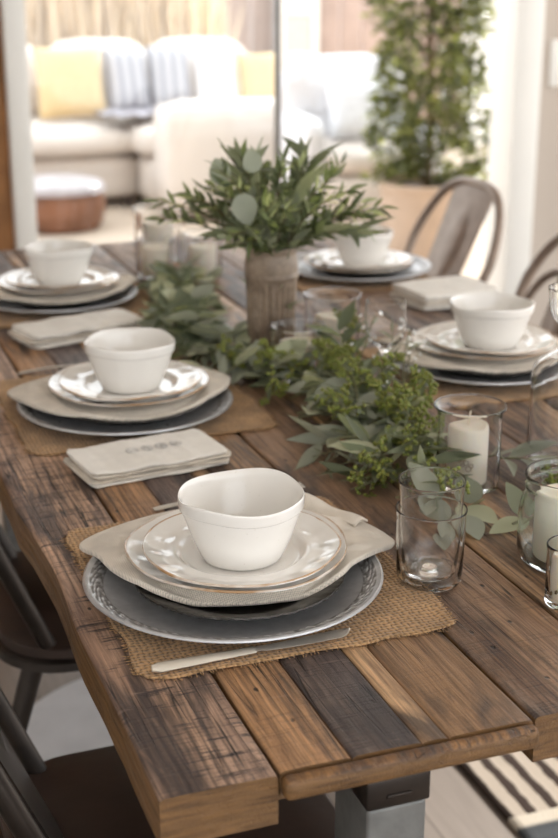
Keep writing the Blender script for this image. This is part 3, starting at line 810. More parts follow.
# centre line of the garland along the table: (x, y)
line = [(.62,.36),(.575,.45),(.53,.58),(.515,.70),(.53,.83),(.545,.95),(.53,1.02),(.46,1.12),(.43,1.25),(.44,1.42),(.49,1.60),(.53,1.78)]
lens = [0]
for a, b in zip(line, line[1:]): lens.append(lens[-1]+sqrt((a[0]-b[0])**2+(a[1]-b[1])**2))
def gpos(s):
    s = max(0, min(lens[-1]-1e-6, s))
    i = max(k for k in range(len(lens)-1) if lens[k] <= s); t = (s-lens[i])/(lens[i+1]-lens[i])
    a, b = Vector(line[i]), Vector(line[i+1]); return a.lerp(b, t), (b-a).normalized()
avoid = [(P1,.049),(P2,.041),(P3,.062),(P4,.028),(P5,.052),(P6,.048),(P7,.054),((VX,VY),.049),(P8,.034),(P9,.058),(P10,.045),(P11,.047)]
def push(p):
    for _ in range(2):
        for (c, r) in avoid:
            d = Vector((p.x-c[0], p.y-c[1]))
            if d.length < r+.016 and p.z < T+.13:
                d = d.normalized()*(r+.016) if d.length > 1e-5 else Vector((-(r+.016), 0)); p.x, p.y = c[0]+d.x, c[1]+d.y
    return p
def place(y):
    if y < .55: return 'beside the front tumbler and tinted jar'
    if y < .82: return 'left of the glass candle cylinder'
    if y < 1.12: return 'in front of the ribbed vase'
    if y < 1.40: return 'left of the ribbed vase'
    return 'behind the ribbed vase'
KW = {'willow': ('eucalyptus_sprig', 'narrow-leaved grey-green eucalyptus sprig'), 'round': ('silver_dollar_sprig', 'broad-leaved grey-green eucalyptus sprig'),
      'berry': ('berry_sprig', 'sprig of yellow-green seed berries'), 'twig': ('twig_sprig', 'thin branching twig with needle-fine leaves'), 'bloom': ('flower_sprig', 'wispy sprig of tiny white flowers')}
def garland_sprig(p0, p1, kind, arch):
    path = [push(p) for p in stem_path(p0, p1, RG, arch, 10)]
    nm, lb = KW[kind]; w = place((p0[1]+p1[1])/2)
    return sprig(nm, path, kind, RG, f'{lb} in the garland {w}', 'greenery', f'{nm.replace("_", " ")}s {w}', T)
TOT = lens[-1]
for k in range(64):
    s = .235+(TOT-.235)*(k+.5)/64*.985
    c, d = gpos(s); sd = Vector((-d.y, d.x))
    kind = ['willow','round','berry','willow','round','willow','berry','willow'][k % 8]
    if c.y > 1.2 and kind == 'berry': kind = 'willow'
    side = [-1, 1, 0, 1, -1, 0, -1, 1, .5][k % 9]
    off = sd*side*RG.uniform(.01,.04)
    fl = 1 if RG.random() < .5 else -1
    L = RG.uniform(.10,.17) if kind != 'berry' else RG.uniform(.08,.12)
    a = RG.uniform(-.5,.5)+side*.5*fl*-1
    dv = Vector((d.x*cos(a)-d.y*sin(a), d.x*sin(a)+d.y*cos(a)))*fl
    p0 = c+off-dv*L*.4; p1 = c+off+dv*L*.6+sd*side*.015
    z0 = T+RG.uniform(.006,.022)+(.022 if kind == 'berry' else 0)
    z1 = T+RG.uniform(.008,.045)+(.018 if kind == 'berry' else 0)
    garland_sprig((p0.x, p0.y, z0), (p1.x, p1.y, z1), kind, RG.uniform(.005,.025))
# particular sprigs of the photograph
extra = [
 ((.50,.64,T+.010),(.405,.64,T+.006),'twig',.004),      # thin twigs reaching towards the front setting
 ((.50,.66,T+.012),(.43,.60,T+.006),'twig',.006),
 ((.50,.70,T+.012),(.41,.70,T+.006),'twig',.006),
 ((.51,.74,T+.014),(.42,.72,T+.010),'willow',.008),
 ((.50,.60,T+.012),(.42,.60,T+.008),'willow',.006),
 ((.49,.58,T+.014),(.415,.555,T+.012),'berry',.006),
 ((.58,.62,T+.020),(.55,.78,T+.060),'berry',.02),
 ((.52,.70,T+.030),(.60,.75,T+.055),'berry',.02),
 ((.57,.72,T+.030),(.63,.82,T+.060),'berry',.015),
 ((.54,.80,T+.030),(.62,.88,T+.070),'berry',.015),
 ((.50,.62,T+.020),(.44,.58,T+.030),'berry',.012),
 ((.47,.55,T+.020),(.50,.45,T+.036),'berry',.012),
 ((.55,.90,T+.010),(.60,.92,T+.14),'bloom',.0),
 ((.58,.86,T+.010),(.62,.90,T+.13),'bloom',.0),
 ((.60,.80,T+.010),(.64,.88,T+.12),'bloom',.0),
 ((.60,.84,T+.010),(.66,.92,T+.11),'bloom',.0),
 ((.70,.46,T+.008),(.63,.44,T+.020),'berry',.01),
 ((.48,.98,T+.020),(.43,.94,T+.030),'berry',.01),
 ((.40,1.05,T+.012),(.36,1.12,T+.020),'willow',.01),
 ((.39,1.30,T+.015),(.36,1.22,T+.020),'willow',.01),
 ((.63,.60,T+.010),(.70,.50,T+.018),'willow',.008),
 ((.64,.50,T+.010),(.67,.43,T+.020),'berry',.006),
 ((.60,1.02,T+.02),(.63,1.10,T+.10),'berry',.01),
 ((.58,1.00,T+.02),(.59,1.05,T+.09),'willow',.01),
]
for e in extra: garland_sprig(*e)

def broad_leaf_sprig(path, leaves, where):
    o0 = Vector(path[0]); root = empty('silver_dollar_sprig', o0, 0, 'broad-leaved grey-green eucalyptus sprig ' + where, 'greenery', 'silver dollar sprigs by the front glasses')
    st = MB(); st.tube([Vector(p)-o0 for p in path], .0014, 5); st.build('stem', TWIG, root)
    lf = MB()
    for b, t, w, up in leaves:
        b, t = Vector(b), Vector(t); leaf(lf, b-o0, t-b, Vector(up), (t-b).length, w, RG, .12, .10, 9, .8)
    lf.build('foliage', EUC, root, angle=180)
Z = Vector((0,0,1))
broad_leaf_sprig([(.555,.475,T+.008),(.515,.455,T+.007),(.475,.415,T+.006),(.452,.392,T+.005)],
    [((.505,.432,T+.010),(.497,.378,T+.006),.034,(0,-.5,1)),((.480,.420,T+.008),(.452,.365,T+.006),.032,(.2,-.3,1)),((.52,.455,T+.010),(.535,.405,T+.010),.036,(0,-.3,1)),
     ((.50,.445,T+.010),(.452,.452,T+.020),.034,(-.2,-.6,1)),((.545,.470,T+.010),(.512,.462,T+.046),.030,(-.5,-1,.3)),((.455,.394,T+.006),(.440,.350,T+.008),.026,(0,-.3,1))],
    'lying on the wood between the front tumbler and tinted jar')
broad_leaf_sprig([(.60,.44,T+.008),(.575,.40,T+.010),(.545,.385,T+.012)],
    [((.575,.405,T+.012),(.540,.392,T+.060),.024,(-.3,-1,.1)),((.59,.42,T+.012),(.585,.385,T+.058),.026,(.1,-1,.2)),((.565,.395,T+.010),(.515,.385,T+.008),.026,(0,-.3,1)),((.60,.43,T+.010),(.635,.425,T+.030),.028,(0,-.6,1))],
    'standing up behind the squat tinted jar')
broad_leaf_sprig([(.56,.86,T+.030),(.51,.90,T+.040),(.47,.90,T+.038)],
    [((.545,.87,T+.045),(.480,.865,T+.045),.040,(0,-.8,1)),((.52,.90,T+.042),(.455,.93,T+.034),.034,(0,-.5,1)),((.50,.90,T+.04),(.47,.84,T+.026),.032,(-.2,-.5,1)),((.56,.80,T+.05),(.50,.76,T+.036),.036,(-.2,-.8,1)),((.57,.77,T+.06),(.545,.70,T+.05),.034,(0,-1,.8)),((.54,.73,T+.04),(.475,.70,T+.022),.034,(0,-.6,1))],
    'with large leaves across the middle of the garland')
broad_leaf_sprig([(.50,.50,T+.010),(.455,.485,T+.022),(.43,.47,T+.030)],
    [((.478,.455,T+.030),(.462,.505,T+.062),.030,(-.4,-1,.6)),((.48,.485,T+.018),(.455,.435,T+.022),.030,(0,-.4,1))],
    'with a pale leaf leaning over the front tumbler')

# bouquet standing in the vase
RB = random.Random(5)
ZV = T+.198
for k in range(48):
    a = 2*pi*k/48*3.02+RB.uniform(-.2,.2); lean = (.30, .70, 1.05, .9)[k % 4]*RB.uniform(.8,1.12)
    L = RB.uniform(.14,.175) if k % 4 == 0 else RB.uniform(.14,.20)
    b = Vector((VX+.026*cos(a)*min(1, lean+.3), VY+.026*sin(a)*min(1, lean+.3), ZV-.008))
    tip = b+Vector((cos(a)*sin(lean), sin(a)*sin(lean), cos(lean)))*L
    path = stem_path(b, tip, RB, .012, 8, .02*lean)
    kd = 'olive' if k % 10 else 'willow'
    base = Vector((VX+.018*cos(a), VY+.018*sin(a), T+.03)); path = [base, (base+b)/2] + path
    path = path[:2]+path[2:]
    if kd == 'olive': sprig('olive_branch', path, 'olive', RB, 'dark green olive branch in the ribbed stoneware vase', 'branch', 'olive branches in the vase')
    else: sprig('eucalyptus_branch', path, 'willow', RB, 'grey-green eucalyptus branch among the olive in the vase', 'branch', 'eucalyptus branches in the vase')
for (px, py, pz, L) in [(-.078,-.075,.105,.052),(-.098,-.045,.118,.044),(-.045,-.05,.135,.040)]:
    b = Vector((VX+px*.3, VY+py*.3, ZV-.008)); tip = Vector((VX+px, VY+py, ZV+pz)); root = empty('silver_dollar_branch', b, 0, 'stem with large round grey leaf on the camera side of the bouquet', 'branch', 'round leaf stems in the vase')
    st = MB(); st.tube([(0,0,-.12), (0,0,0), tuple((tip-b)*.6+Vector((0,0,.008))), tuple(tip-b)], .0012, 5); st.build('stem', TWIG, root)
    lf = MB(); leaf(lf, tip-b, Vector((.15,-.25,-.9)) if L > .05 else Vector((-.3,-.1,.9)), Vector((-.3,-1,.35)), L, L*.82, RB, .06, .08, 9, .8)
    lf.build('round_leaf', EUC, root, angle=180)

# ------------------------------------------------------------------ chairs
SEATW = simple('dark_stained_wood', (50,35,28), .5, 0, .35, 9, .3, 60)
def rrect(h, r, n=8, back=0):
    out = []
    for (sx, sy, a0) in ((1,1,0),(-1,1,pi/2),(-1,-1,pi),(1,-1,3*pi/2)):
        for k in range(n+1):
            a = a0+pi/2*k/n; out.append((sx*(h-r)+r*cos(a), sy*(h-r)+r*sin(a)))
    return out
def prism(mb, pts, z0, z1, sc0=1.0):
    n = len(pts); vs = [(x*sc0, y*sc0, z0) for x, y in pts]+[(x, y, z1-.004) for x, y in pts]+[(x*.975, y*.975, z1) for x, y in pts]
    fs = [tuple(range(n))[::-1], tuple(2*n+k for k in range(n))]
    for b in (0, n): fs += [(b+k, b+(k+1) % n, b+n+(k+1) % n, b+n+k) for k in range(n)]
    mb.add(vs, fs)
def metal_chair(loc, rz, label, metal, inner_hoop=False, seat_mat=None, brace=True, sw=.0, lean=.42, htop=.85, hw=.19):
    root = empty('metal_chair', loc, rz, label, 'chair', 'metal bistro chairs around the table')
    mb = MB(); prism(mb, rrect(.19, .10), .438, .456); mb.build('seat', seat_mat or SEATW, root)
    mb = MB(); prism(mb, rrect(.199, .105), .422, .4375, 1.01); mb.build('seat_rim', metal, root)
    for sx in (-1, 1):
        for sy in (-1, 1):
            m = MB(); m.tube([(sx*.150, sy*.150, .4215), (sx*.175-(.05 if sx < 0 else 0), sy*.175, .2), (sx*.196-(.10 if sx < 0 else 0), sy*.196, .001)], lambda t: .017-.006*t, 10); m.build('leg', metal, root)
    if brace:
      m = MB(); m.tube([(-.172,-.172,.22),(.172,.172,.22)], .007, 6); m.tube([(.172,-.172,.235),(-.172,.172,.235)], .007, 6); m.build('cross_brace', metal, root)
    def hoop(w0, w1, top, x0, n=28, k=3.0):
        pts = []
        for i in range(n+1):
            a = pi*i/n; cx, sx_ = cos(a), sin(a)
            z = .44+(top-.44)*(abs(sx_)**(2/k)); y = -(w0+(w1-w0)*min(1, (z-.44)/.25))*(abs(cx)**(2/k))*(1 if cx > 0 else -1)
            pts.append((x0-(z-.44)*lean, y, z))
        return pts
    m = MB(); m.tube(hoop(.165, hw, htop, -.125), .0125, 10); m.build('back_hoop', metal, root)
    if inner_hoop:
        m = MB(); m.tube(hoop(.15, hw*.80, htop-.09, -.115), .010, 10); m.build('inner_hoop', metal, root)
    def splat(u, v):
        z = .44+(htop-.442)*v; y = (u-.5)*(.12+sw+.05*v); x = -.125-(z-.44)*lean
        e = ((u-.5)/.24)**2+((v-.62)/.22)**2
        if e < 1: x += .007*(1-e)**.5
        return (x+.004*cos((u-.5)*3), y, z)
    m = MB(); vs = []; nx, ny = 24, 40
    for j in range(ny+1):
        for i in range(nx+1): vs.append(Vector(splat(i/nx, j/ny)))
    n0 = len(vs); vs += [p-Vector((.004,0,0)) for p in vs]; w = nx+1
    q = [(j*w+i, j*w+i+1, (j+1)*w+i+1, (j+1)*w+i) for j in range(ny) for i in range(nx)]; fs = q+[tuple(i+n0 for i in f[::-1]) for f in q]
    rim = list(range(w))+[j*w+nx for j in range(1, ny+1)]+[ny*w+i for i in range(nx-1,-1,-1)]+[j*w for j in range(ny-1,0,-1)]
    fs += [(a, a+n0, b+n0, b) for a, b in zip(rim, rim[1:]+rim[:1])]
    m.add(vs, fs).build('splat', metal, root, angle=60); return root
metal_chair((.115,.385,0), 0, 'dark metal chair with wooden seat at the front left corner of the table', GUN_D, brace=False)
metal_chair((.19,1.03,.0045), 0, 'dark metal chair with wooden seat second along the left side, on the grey mat', GUN_D, brace=False)
metal_chair((1.205,2.28,0), pi, 'brown metal chair with arched back and oval splat before the planter', GUN, htop=.858, hw=.24, sw=.05)
metal_chair((1.215,1.69,0), pi, 'brown metal chair with double arched back at the right edge by the wall', GUN, inner_hoop=True, htop=.825, hw=.225)

# ------------------------------------------------------------------ floor, rugs, room
def m_floor():
    t = NT('pale_oak_floor'); v = t.coord()
    br = t.n('ShaderNodeTexBrick', offset=.37, i_Scale=1.0, i_Mortar_Size=.003, i_Bias=0.0)
    br.inputs['Brick Width'].default_value = 1.6; br.inputs['Row Height'].default_value = .14
    br.inputs['Color1'].default_value = lin(128,114,102); br.inputs['Color2'].default_value = lin(140,126,114); br.inputs['Mortar'].default_value = lin(110,96,84)
    rot = t.n('ShaderNodeMapping'); rot.inputs['Rotation'].default_value = (0,0,pi/2); t.l(v, rot.inputs['Vector']); t.l(rot.outputs[0], br.inputs['Vector'])
    mp = t.n('ShaderNodeMapping'); mp.inputs['Scale'].default_value = (30,2,1); t.l(v, mp.inputs['Vector'])
    g = t.noise(mp.outputs[0], 2, 6, .6, .4)
    col = t.mix(.6, br.outputs['Color'], t.ramp(g, [(.3, (.72,.70,.68)), (.7, (1.1,1.1,1.1))]), 'MULTIPLY')
    t.pbsdf(col, .45, 0, t.bump(g, .15, .002)); return t.m
DOORY = 3.60
f = MB().box(-4, 4.6, -3.2, DOORY+.10, -.12, 0).build('floor', m_floor(), None, smooth=False); struct(f)
PAVE = simple('pale_paving', (206,190,172), .85, 0, .06, 3, .2, 60)
g = MB().box(-6, 12, DOORY+.10, 16, -.14, -.02).build('floor_patio', PAVE, None, smooth=False); struct(g)
g = MB().box(4.6, 12, -6, DOORY+.10, -.14, -.02).build('floor_terrace', PAVE, None, smooth=False); struct(g)
WALLM = simple('greige_wall_paint', (192,180,168), .8, 0, .02, 4, .1, 200)
WALLW = simple('white_wall_paint', (244,243,240), .85, 0, .02, 4)
WHITE = simple('white_trim_paint', (240,238,232), .45, 0, .02, 5)
w = MB(); w.box(2.46, 4.6, DOORY, DOORY+.14, 0, 2.6); w.box(.44, 2.46, DOORY, DOORY+.14, 2.3, 2.6)
struct(w.build('wall_back', WALLM, None, smooth=False))
w = MB(); w.box(-4, .483, DOORY, DOORY+.14, 0, 2.6); struct(w.build('wall_left', simple('brown_cladding', (150,104,62), .7, 0, .25, 10), None, smooth=False))
w = MB(); w.box(-2.0, -1.86, -3.2, DOORY, 0, 2.6); struct(w.build('wall_side', WALLW, None, smooth=False))
w = MB(); w.box(-2.0, 3.5, -3.2, -3.06, 0, .3); w.box(-2.0, 3.5, -3.2, -3.06, 2.5, 2.6); w.box(-2.0, -1.7, -3.2, -3.06, .3, 2.5); w.box(3.2, 3.5, -3.2, -3.06, .3, 2.5); struct(w.build('wall_front', WALLW, None, smooth=False))
c = MB().box(-4, 3.5, -3.2, DOORY+.14, 2.6, 2.75).build('ceiling', simple('ceiling_white', (238,236,232), .9), None, smooth=False); struct(c)
door = empty('door_1', (0, DOORY, 0)); struct(door)
fr = MB(); fr.bevbox(.484, .556, -.03, .15, 0, 2.3, .006); fr.bevbox(2.345, 2.455, -.03, .15, 0, 2.3, .006); fr.bevbox(.556, 2.345, -.02, .14, 2.2, 2.3, .006)
struct(fr.build('door_frame', WHITE, door))
sl = MB(); sl.bevbox(1.440, 1.456, .05, .085, .02, 2.2, .003); sl.bevbox(.556, 1.440, .055, .08, .02, .07, .003); sl.bevbox(.556, 1.440, .055, .08, 2.12, 2.2, .003)
struct(sl.build('sliding_sash', simple('grey_aluminium', (120,116,112), .4, .6), door))
def m_pane():
    t = NT('door_pane_glass'); a = t.n('ShaderNodeBsdfTransparent'); a.inputs[0].default_value = (.97,.98,.98,1)
    b = t.n('ShaderNodeBsdfGlossy'); b.inputs['Roughness'].default_value = .02
    fz = t.n('ShaderNodeFresnel', i_IOR=1.45); m = t.n('ShaderNodeMixShader')
    t.l(fz.outputs[0], m.inputs[0]); t.l(a.outputs[0], m.inputs[1]); t.l(b.outputs[0], m.inputs[2]); t.l(m.outputs[0], t.out.inputs[0]); return t.m
struct(MB().box(.556, 1.444, .064, .070, .06, 2.14).build('pane', m_pane(), door, smooth=False))
sw = empty('light_switch', (2.575, DOORY, 1.06), 0, 'white light switch plate on the beige wall', 'switch')
MB().bevbox(-.075, .075, -.010, 0, -.085, .085, .004).build('switch_plate', WHITE, sw)
MB().bevbox(-.020, .020, -.016, -.010, -.035, .035, .002).build('rocker', WHITE, sw)

RUGM = NT('striped_wool')
v = RUGM.coord(); sx = RUGM.n('ShaderNodeSeparateXYZ'); RUGM.l(v, sx.inputs[0])
wob = RUGM.math('ADD', sx.outputs[0], RUGM.math('MULTIPLY', RUGM.noise(v, 30, 3), .012))
s = RUGM.math('FRACT', RUGM.math('MULTIPLY', wob, 1/.046))
stripe = RUGM.ramp(s, [(0, lin(66,54,48)), (.40, lin(76,64,58)), (.46, lin(196,182,166)), (.96, lin(190,176,160))])
e = RUGM.ramp(RUGM.math('ADD', sx.outputs[1], .5), [(.0, lin(96,98,100)), (.045, lin(80,82,84)), (.052, lin(216,204,186)), (.085, lin(216,204,186)), (.09, (0,0,0))])
isb = RUGM.math('LESS_THAN', sx.outputs[1], -.420)
RUGM.pbsdf(RUGM.mix(isb, stripe, e), .95, 0, RUGM.bump(RUGM.noise(v, 260, 3), .6, .004), Specular_IOR_Level=.1)
rug = MB().grid(60, 60, lambda u, v: ((u-.5)*1.1, (v-.5)*1.0, .009+.0008*noise.noise((u*20, v*20, 0))), .0085).build('striped_rug', RUGM.m, None, (1.375, 1.23, 0), angle=180)
tag(rug, 'cream and brown striped rug on the floor under the right table side', 'rug')
mat = MB().lathe([(0,0),(.312,0),(.316,.0015),(.314,.0036),(.30,.004),(.15,.004),(0,.004)], 96).build('round_mat', simple('pale_grey_felt', (196,194,194), .95, 0, .08, 12, .4, 200), None, (.345,1.256,0))
tag(mat, 'round pale grey mat on the floor under the second left chair', 'mat')

# ------------------------------------------------------------------ patio
SLIP = simple('white_slipcover', (218,210,202), .9, 0, .03, 6, .15, 40, .004)
def soft(mb, x0, x1, y0, y1, z0, z1, b=.06, puff=.02, sub=3):
    bm = bmesh.new(); bmesh.ops.create_cube(bm, size=1)
    for v in bm.verts: v.co = Vector(((x0+x1)/2+v.co.x*(x1-x0), (y0+y1)/2+v.co.y*(y1-y0), (z0+z1)/2+v.co.z*(z1-z0)))
    bmesh.ops.subdivide_edges(bm, edges=bm.edges[:], cuts=5, use_grid_fill=True)
    c = Vector(((x0+x1)/2, (y0+y1)/2, (z0+z1)/2)); hx, hy, hz = (x1-x0)/2, (y1-y0)/2, (z1-z0)/2
    for v in bm.verts:
        d = v.co-c; u, w_, t = d.x/hx, d.y/hy, d.z/hz
        q = Vector((max(-hx+b, min(hx-b, d.x)), max(-hy+b, min(hy-b, d.y)), max(-hz+b, min(hz-b, d.z)))); r = d-q
        if r.length > 1e-6: r = r.normalized()*b
        v.co = c+q+r
        v.co += Vector((u*(1-w_*w_)*(1-t*t), w_*(1-u*u)*(1-t*t), t*(1-u*u)*(1-w_*w_)))*puff + Vector((noise.noise(v.co*4), noise.noise(v.co*4+Vector((9,0,0))), noise.noise(v.co*4+Vector((0,9,0)))))*.008
    return mb.bm(bm)
G0 = -.02
sofa = empty('sectional_sofa', (1.9,7.6,G0), 0, 'white slipcovered L-shaped sofa on the patio beyond the glass door', 'sofa')
def sp(name, x0, x1, y0, y1, z0, z1, b=.06, puff=.015): soft(MB(), x0-1.9, x1-1.9, y0-7.6, y1-7.6, z0, z1, b, puff).build(name, SLIP, sofa, angle=180)
sp('base', .70, 1.84, 7.22, 8.2, .06, .32, .04, .004)
sp('seat_cushion', .72, 1.86, 7.16, 7.98, .322, .50, .07, .02)
sp('base', 1.85, 2.82, 6.92, 8.2, .06, .32, .04, .004)
sp('seat_cushion', 1.80, 2.80, 6.90, 7.98, .322, .52, .08, .02)
sp('back', .70, 2.82, 8.0, 8.30, .30, .84, .09, .005)
sp('arm', 1.84, 2.86, 6.52, 6.90, .05, .68, .09, .004)
sp('arm', .50, .70, 7.18, 8.28, .05, .64, .08, .004)
for k, x in enumerate((.75, 1.42, 2.10)): sp('back_cushion', x, x+.65, 7.74, 8.0, .50, .95, .10, .03)
for (x, y) in ((.76,7.28),(1.78,7.28),(2.7,6.6),(1.9,6.6)):
    MB().bevbox(x-1.9-.03, x-1.9+.03, y-7.6-.03, y-7.6+.03, 0, .07, .006).build('foot', SEATW, sofa)
def pillow(x, y, z, w, h, rx, rz, mat, label, group='scatter pillows on the sofa'):
    mb = MB(); n = 16
    for s in (1, -1):
        def fn(u, v, s=s):
            a, b = u*2-1, v*2-1; t = ((1-a**4)*(1-b**4))**.5*.085
            k = 1-.06*(1-abs(a))*abs(b)**3; k2 = 1-.06*(1-abs(b))*abs(a)**3
            return (a*w/2*k2, s*t*-1, b*h/2*k)
        mb.grid(n, n, fn)
    o = mb.build('scatter_pillow', mat, None, (x, y, z+h/2), angle=180, rot=(rx, 0, rz)); tag(o, label, 'pillow', group); return o
YEL = simple('mustard_cotton', (214,190,146), .9, 0, .06, 20)
GRY = NT('grey_striped_cotton'); v = GRY.coord(); sx = GRY.n('ShaderNodeSeparateXYZ'); GRY.l(v, sx.inputs[0])
s = GRY.math('FRACT', GRY.math('MULTIPLY', sx.outputs[0], 14)); GRY.pbsdf(GRY.ramp(s, [(0, lin(152,153,162)), (.4, lin(152,153,162)), (.5, lin(186,186,190)), (1, lin(186,186,190))]), .9)
WHP = simple('white_cotton', (222,220,220), .9, 0, .03, 20)
pillow(1.50, 7.50, .50, .42, .44, -.32, .0, YEL, 'pale mustard square pillow at the left end of the sofa')
pillow(1.86, 7.52, .52, .27, .40, -.35, .05, GRY.m, 'grey striped pillow next to the mustard pillow')
pillow(2.14, 7.54, .52, .27, .41, -.3, -.05, GRY.m, 'grey striped pillow in the middle of the sofa')
pillow(2.43, 7.52, .52, .28, .42, -.3, .03, WHP, 'white pillow beside the grey striped pillows')
pillow(2.72, 7.50, .52, .26, .36, -.35, -.05, YEL, 'small mustard pillow at the right end of the sofa')
th = MB().grid(30, 30, lambda u, v: (1.62+.42*u-1.8, 7.10+.35*v-7.3, .532+.018*noise.noise((u*5, v*5, 3))+.012*sin(u*20+v*3)*.5-.5), .012).build('throw_blanket', simple('grey_throw', (164,162,170), .95, 0, .2, 14), None, (1.8,7.3,.525), angle=180)
tag(th, 'crumpled grey throw lying on the sofa seat in front of the pillows', 'blanket')

arm = empty('slipcovered_armchair', (2.76,5.98,G0), -.12, 'white slipcovered armchair on the patio left of the potted tree', 'armchair')
def ap(name, *a, mat=SLIP, **k): soft(MB(), *a, **k).build(name, mat, arm, angle=180)
SHEET = simple('white_dust_cover', (214,215,218), .7, 0, .04, 8, .8, 7, .06)
ap('base', -.34, .34, -.32, .34, .04, .36, b=.05, puff=.01)
ap('seat_cushion', -.25, .25, -.30, .24, .362, .50, b=.06, puff=.02)
ap('back', -.34, .34, .20, .42, .30, .92, b=.09, puff=.03, mat=SHEET)
ap('arm', -.40, -.25, -.32, .30, .04, .66, b=.07, puff=.01, mat=SHEET)
ap('arm', .25, .40, -.32, .30, .04, .62, b=.07, puff=.01, mat=SHEET)
pillow(2.77, 5.97, .50, .36, .30, -.35, -.12, simple('pale_cool_white', (226,228,232), .9), 'pale cool white pillow on the white armchair', None)

pf = empty('leather_pouf', (1.23,6.72,G0), 0, 'brown leather pouf with piped top coloured as a pale reflection in front of the sofa', 'pouf')
LEATH = simple('brown_leather', (122,82,60), .4, 0, .25, 8, .2, 50)
MB().lathe(smooth_prof([(0,0),(.20,0),(.245,.02),(.272,.09),(.275,.14),(.262,.20),(.25,.215)], 4)+[(0,.215)], 48).build('pouf_body', LEATH, pf, angle=70)
MB().lathe(smooth_prof([(0,.216),(.255,.216),(.272,.225),(.272,.24),(.25,.265),(.15,.285),(0,.29)], 4), 48).build('pouf_top', simple('leather_top_reflection', (176,172,176), .3, 0, .15, 8), pf, angle=70)  # grey-white gloss reflection put into the colour of the top
MB().tube([(.266*cos(a*pi/24), .266*sin(a*pi/24), .219) for a in range(48)], .008, 6, True).build('piping', LEATH, pf)

# potted tree
pt = empty('potted_tree', (2.83,5.25,G0), 0, 'bushy green tree in a tan planter outside the glass door', 'potted tree')
MB().lathe(smooth_prof([(.001,0),(.19,0),(.20,.01),(.215,.15),(.232,.33),(.24,.36),(.245,.385),(.24,.395),(.222,.39),(.215,.35),(.001,.345)], 3), 56).build('planter', simple('tan_terracotta', (186,166,148), .8, 0, .08, 10), pt, angle=60)
MB().lathe([(0,.352),(.213,.352),(.213,.346),(0,.346)], 32, lambda a, r, z: (r, z+.006*sin(a*9))).build('soil', simple('potting_soil', (60,46,36), .95, 0, .3, 60), pt)
tk = MB(); tk.tube([(0,0,.34),(.01,0,.8),(-.01,.01,1.3),(0,0,1.9)], lambda t: .024*(1-.6*t), 8)
RT = random.Random(11); ends = []
for k in range(60):
    z = .42+1.5*k/60; a = k*2.4; r = .20*(1-.25*abs(z-1.0))
    e = Vector((r*cos(a), r*sin(a), z+.16)); tk.tube([(0,0,z), e*.6+Vector((0,0,z*.4+.02)), e], lambda t: .006*(1-.6*t), 5); ends.append(e)
tk.build('trunk', TWIG_B, pt)
lf = MB()
for k in range(9500):
    z = RT.uniform(.40, 2.2); a = RT.uniform(0, 2*pi); rm = .29+.05*sin(z*6+a*2)+.05*noise.noise((cos(a)*2, sin(a)*2, z*3))
    if z < .7: rm *= .85+.3*(z-.4)
    if z > 1.15: rm *= 1.08
    r = rm*sqrt(RT.uniform(.05,1)); p = Vector((r*cos(a), r*sin(a), z))
    if noise.noise(p*7+Vector((3,1,2))) < -.12-.1*cos(a): continue
    d = Vector((cos(a), sin(a), RT.uniform(-.5,.7)))+rv(RT,.8); L = RT.uniform(.042,.075)
    leaf(lf, p, d, Vector((0,0,1))+rv(RT,.9), L, L*.42, RT, .25, .15, 3)
lf.build('foliage', m_leaf('tree_leaf', (92,98,64), (128,134,96), .22, .38, .6, (1.35,1.35,.85,1)), pt, angle=180)

# fence, dry reeds, gate and an added white wall behind
fence = empty('board_fence', (3.0,10.4,G0), 0, 'tall pinkish brown board fence behind the sofa and armchair', 'fence')
RF = random.Random(3)
FENCE = simple('weathered_cedar', (180,160,150), .85, 0, .10, 5, .3, 40)
for k in range(26):
    x = -2.6+.205*k
    MB().bevbox(x, x+.196, -.012, .014, 0, 2.2+.03*RF.random(), .004).build('board', FENCE, fence)
for z in (.4, 1.8): MB().bevbox(-2.6, 2.73, .016, .06, z, z+.09, .004).build('rail', FENCE, fence)
reed = MB()
for k in range(2600):
    x = RF.uniform(.9, 3.0); y = RF.uniform(9.0, 9.7); h = RF.uniform(1.0, 2.1)*(1 if x < 2.5 else .9); b = Vector((x, y, G0))
    dx, dy = RF.uniform(-.16,.16), RF.uniform(-.12,.12); w = RF.uniform(.008,.02); s = Vector((cos(k), sin(k), 0))*w
    m_ = b+Vector((dx*.3, dy*.3, h*.6)); t_ = b+Vector((dx, dy, h))
    reed.add([b-s, b+s, m_+s*.8, m_-s*.8, t_+s*.1, t_-s*.1], [(0,1,2,3),(3,2,4,5)])
ro = reed.build('dry_grass', m_leaf('straw', (238,224,204), (238,224,204), .7, .3, .14, (1,1,1,1)), None, angle=180)
tag(ro, 'pale dry ornamental grass growing behind the sofa', 'grass', None, 'stuff')
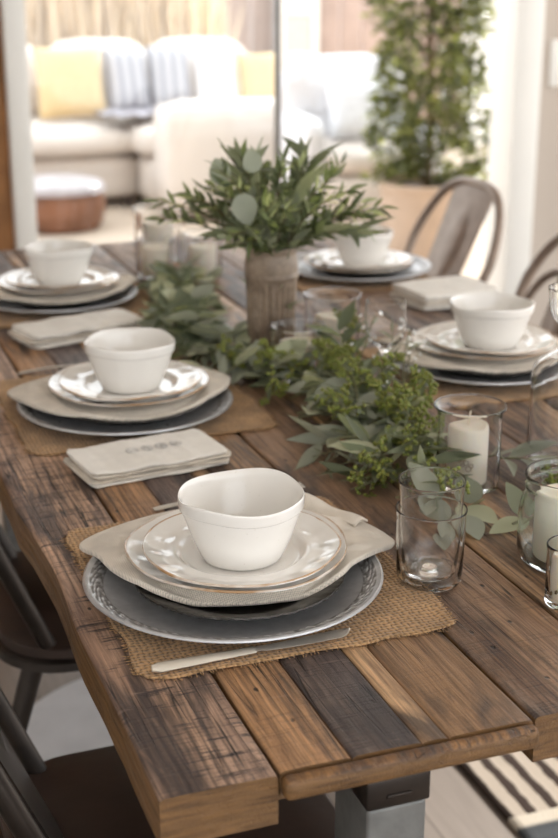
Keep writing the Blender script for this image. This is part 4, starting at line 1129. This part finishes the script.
gate = empty('garden_gate', (4.02,10.2,G0), 0, 'narrow white framed garden gate beside the fence', 'gate')
gf = MB(); gf.bevbox(-.19, -.12, -.03, .03, 0, 2.2, .006); gf.bevbox(.12, .19, -.03, .03, 0, 2.2, .006)
for z in (.02, .62, 1.02, 2.1): gf.bevbox(-.12, .12, -.025, .025, z, z+.09, .006)
gf.build('gate_frame', WHITE, gate)
for z0, z1 in ((.11,.62),(.71,1.02),(1.11,2.1)): MB().box(-.12, .12, -.006, .006, z0, z1).build('pane', simple('sage_panel', (206,208,196), .4), gate, smooth=False)
gw = MB().box(5.15, 11, 9.2, 9.4, -.02, 2.6).build('wall_blown_white', simple('blown_white', (250,248,244), .9, 0, .02, 3), None, smooth=False); struct(gw)  # added white wall, stands in for the blown-out bright background

# ------------------------------------------------------------------ light
wd = bpy.data.worlds.new('world'); SC.world = wd; wd.use_nodes = True
bg = wd.node_tree.nodes['Background']; bg.inputs[0].default_value = (.96,.98,1,1); bg.inputs[1].default_value = 1.6
sun = bpy.data.lights.new('sun', 'SUN'); sun.energy = 2.6; sun.angle = radians(1.5); sun.color = (1,.97,.92)
so = bpy.data.objects.new('sun', sun); COL.objects.link(so); so.rotation_euler = Vector((-.72,-.55,-.62)).to_track_quat('-Z', 'Y').to_euler()

# ------------------------------------------------------------------ camera
cam = bpy.data.cameras.new('camera'); co = bpy.data.objects.new('camera', cam); COL.objects.link(co); SC.camera = co
cam.sensor_fit = 'VERTICAL'; cam.sensor_height = 36; cam.lens = 1352/838*36
pitch, yaw = radians(18.6), radians(20.2)
Fw = Vector((sin(yaw)*cos(pitch), cos(yaw)*cos(pitch), -sin(pitch)))
co.location = (-.2369, -.9267, 1.41); co.rotation_euler = Fw.to_track_quat('-Z', 'Y').to_euler()
cam.dof.use_dof = True; cam.dof.focus_distance = 1.40; cam.dof.aperture_fstop = (1352/838*36)/11.5
cam.clip_start = .02
vs_ = SC.view_settings; vs_.view_transform = 'Standard'; vs_.look = 'None'; vs_.exposure = 0.8; vs_.gamma = 1; vs_.use_curve_mapping = False
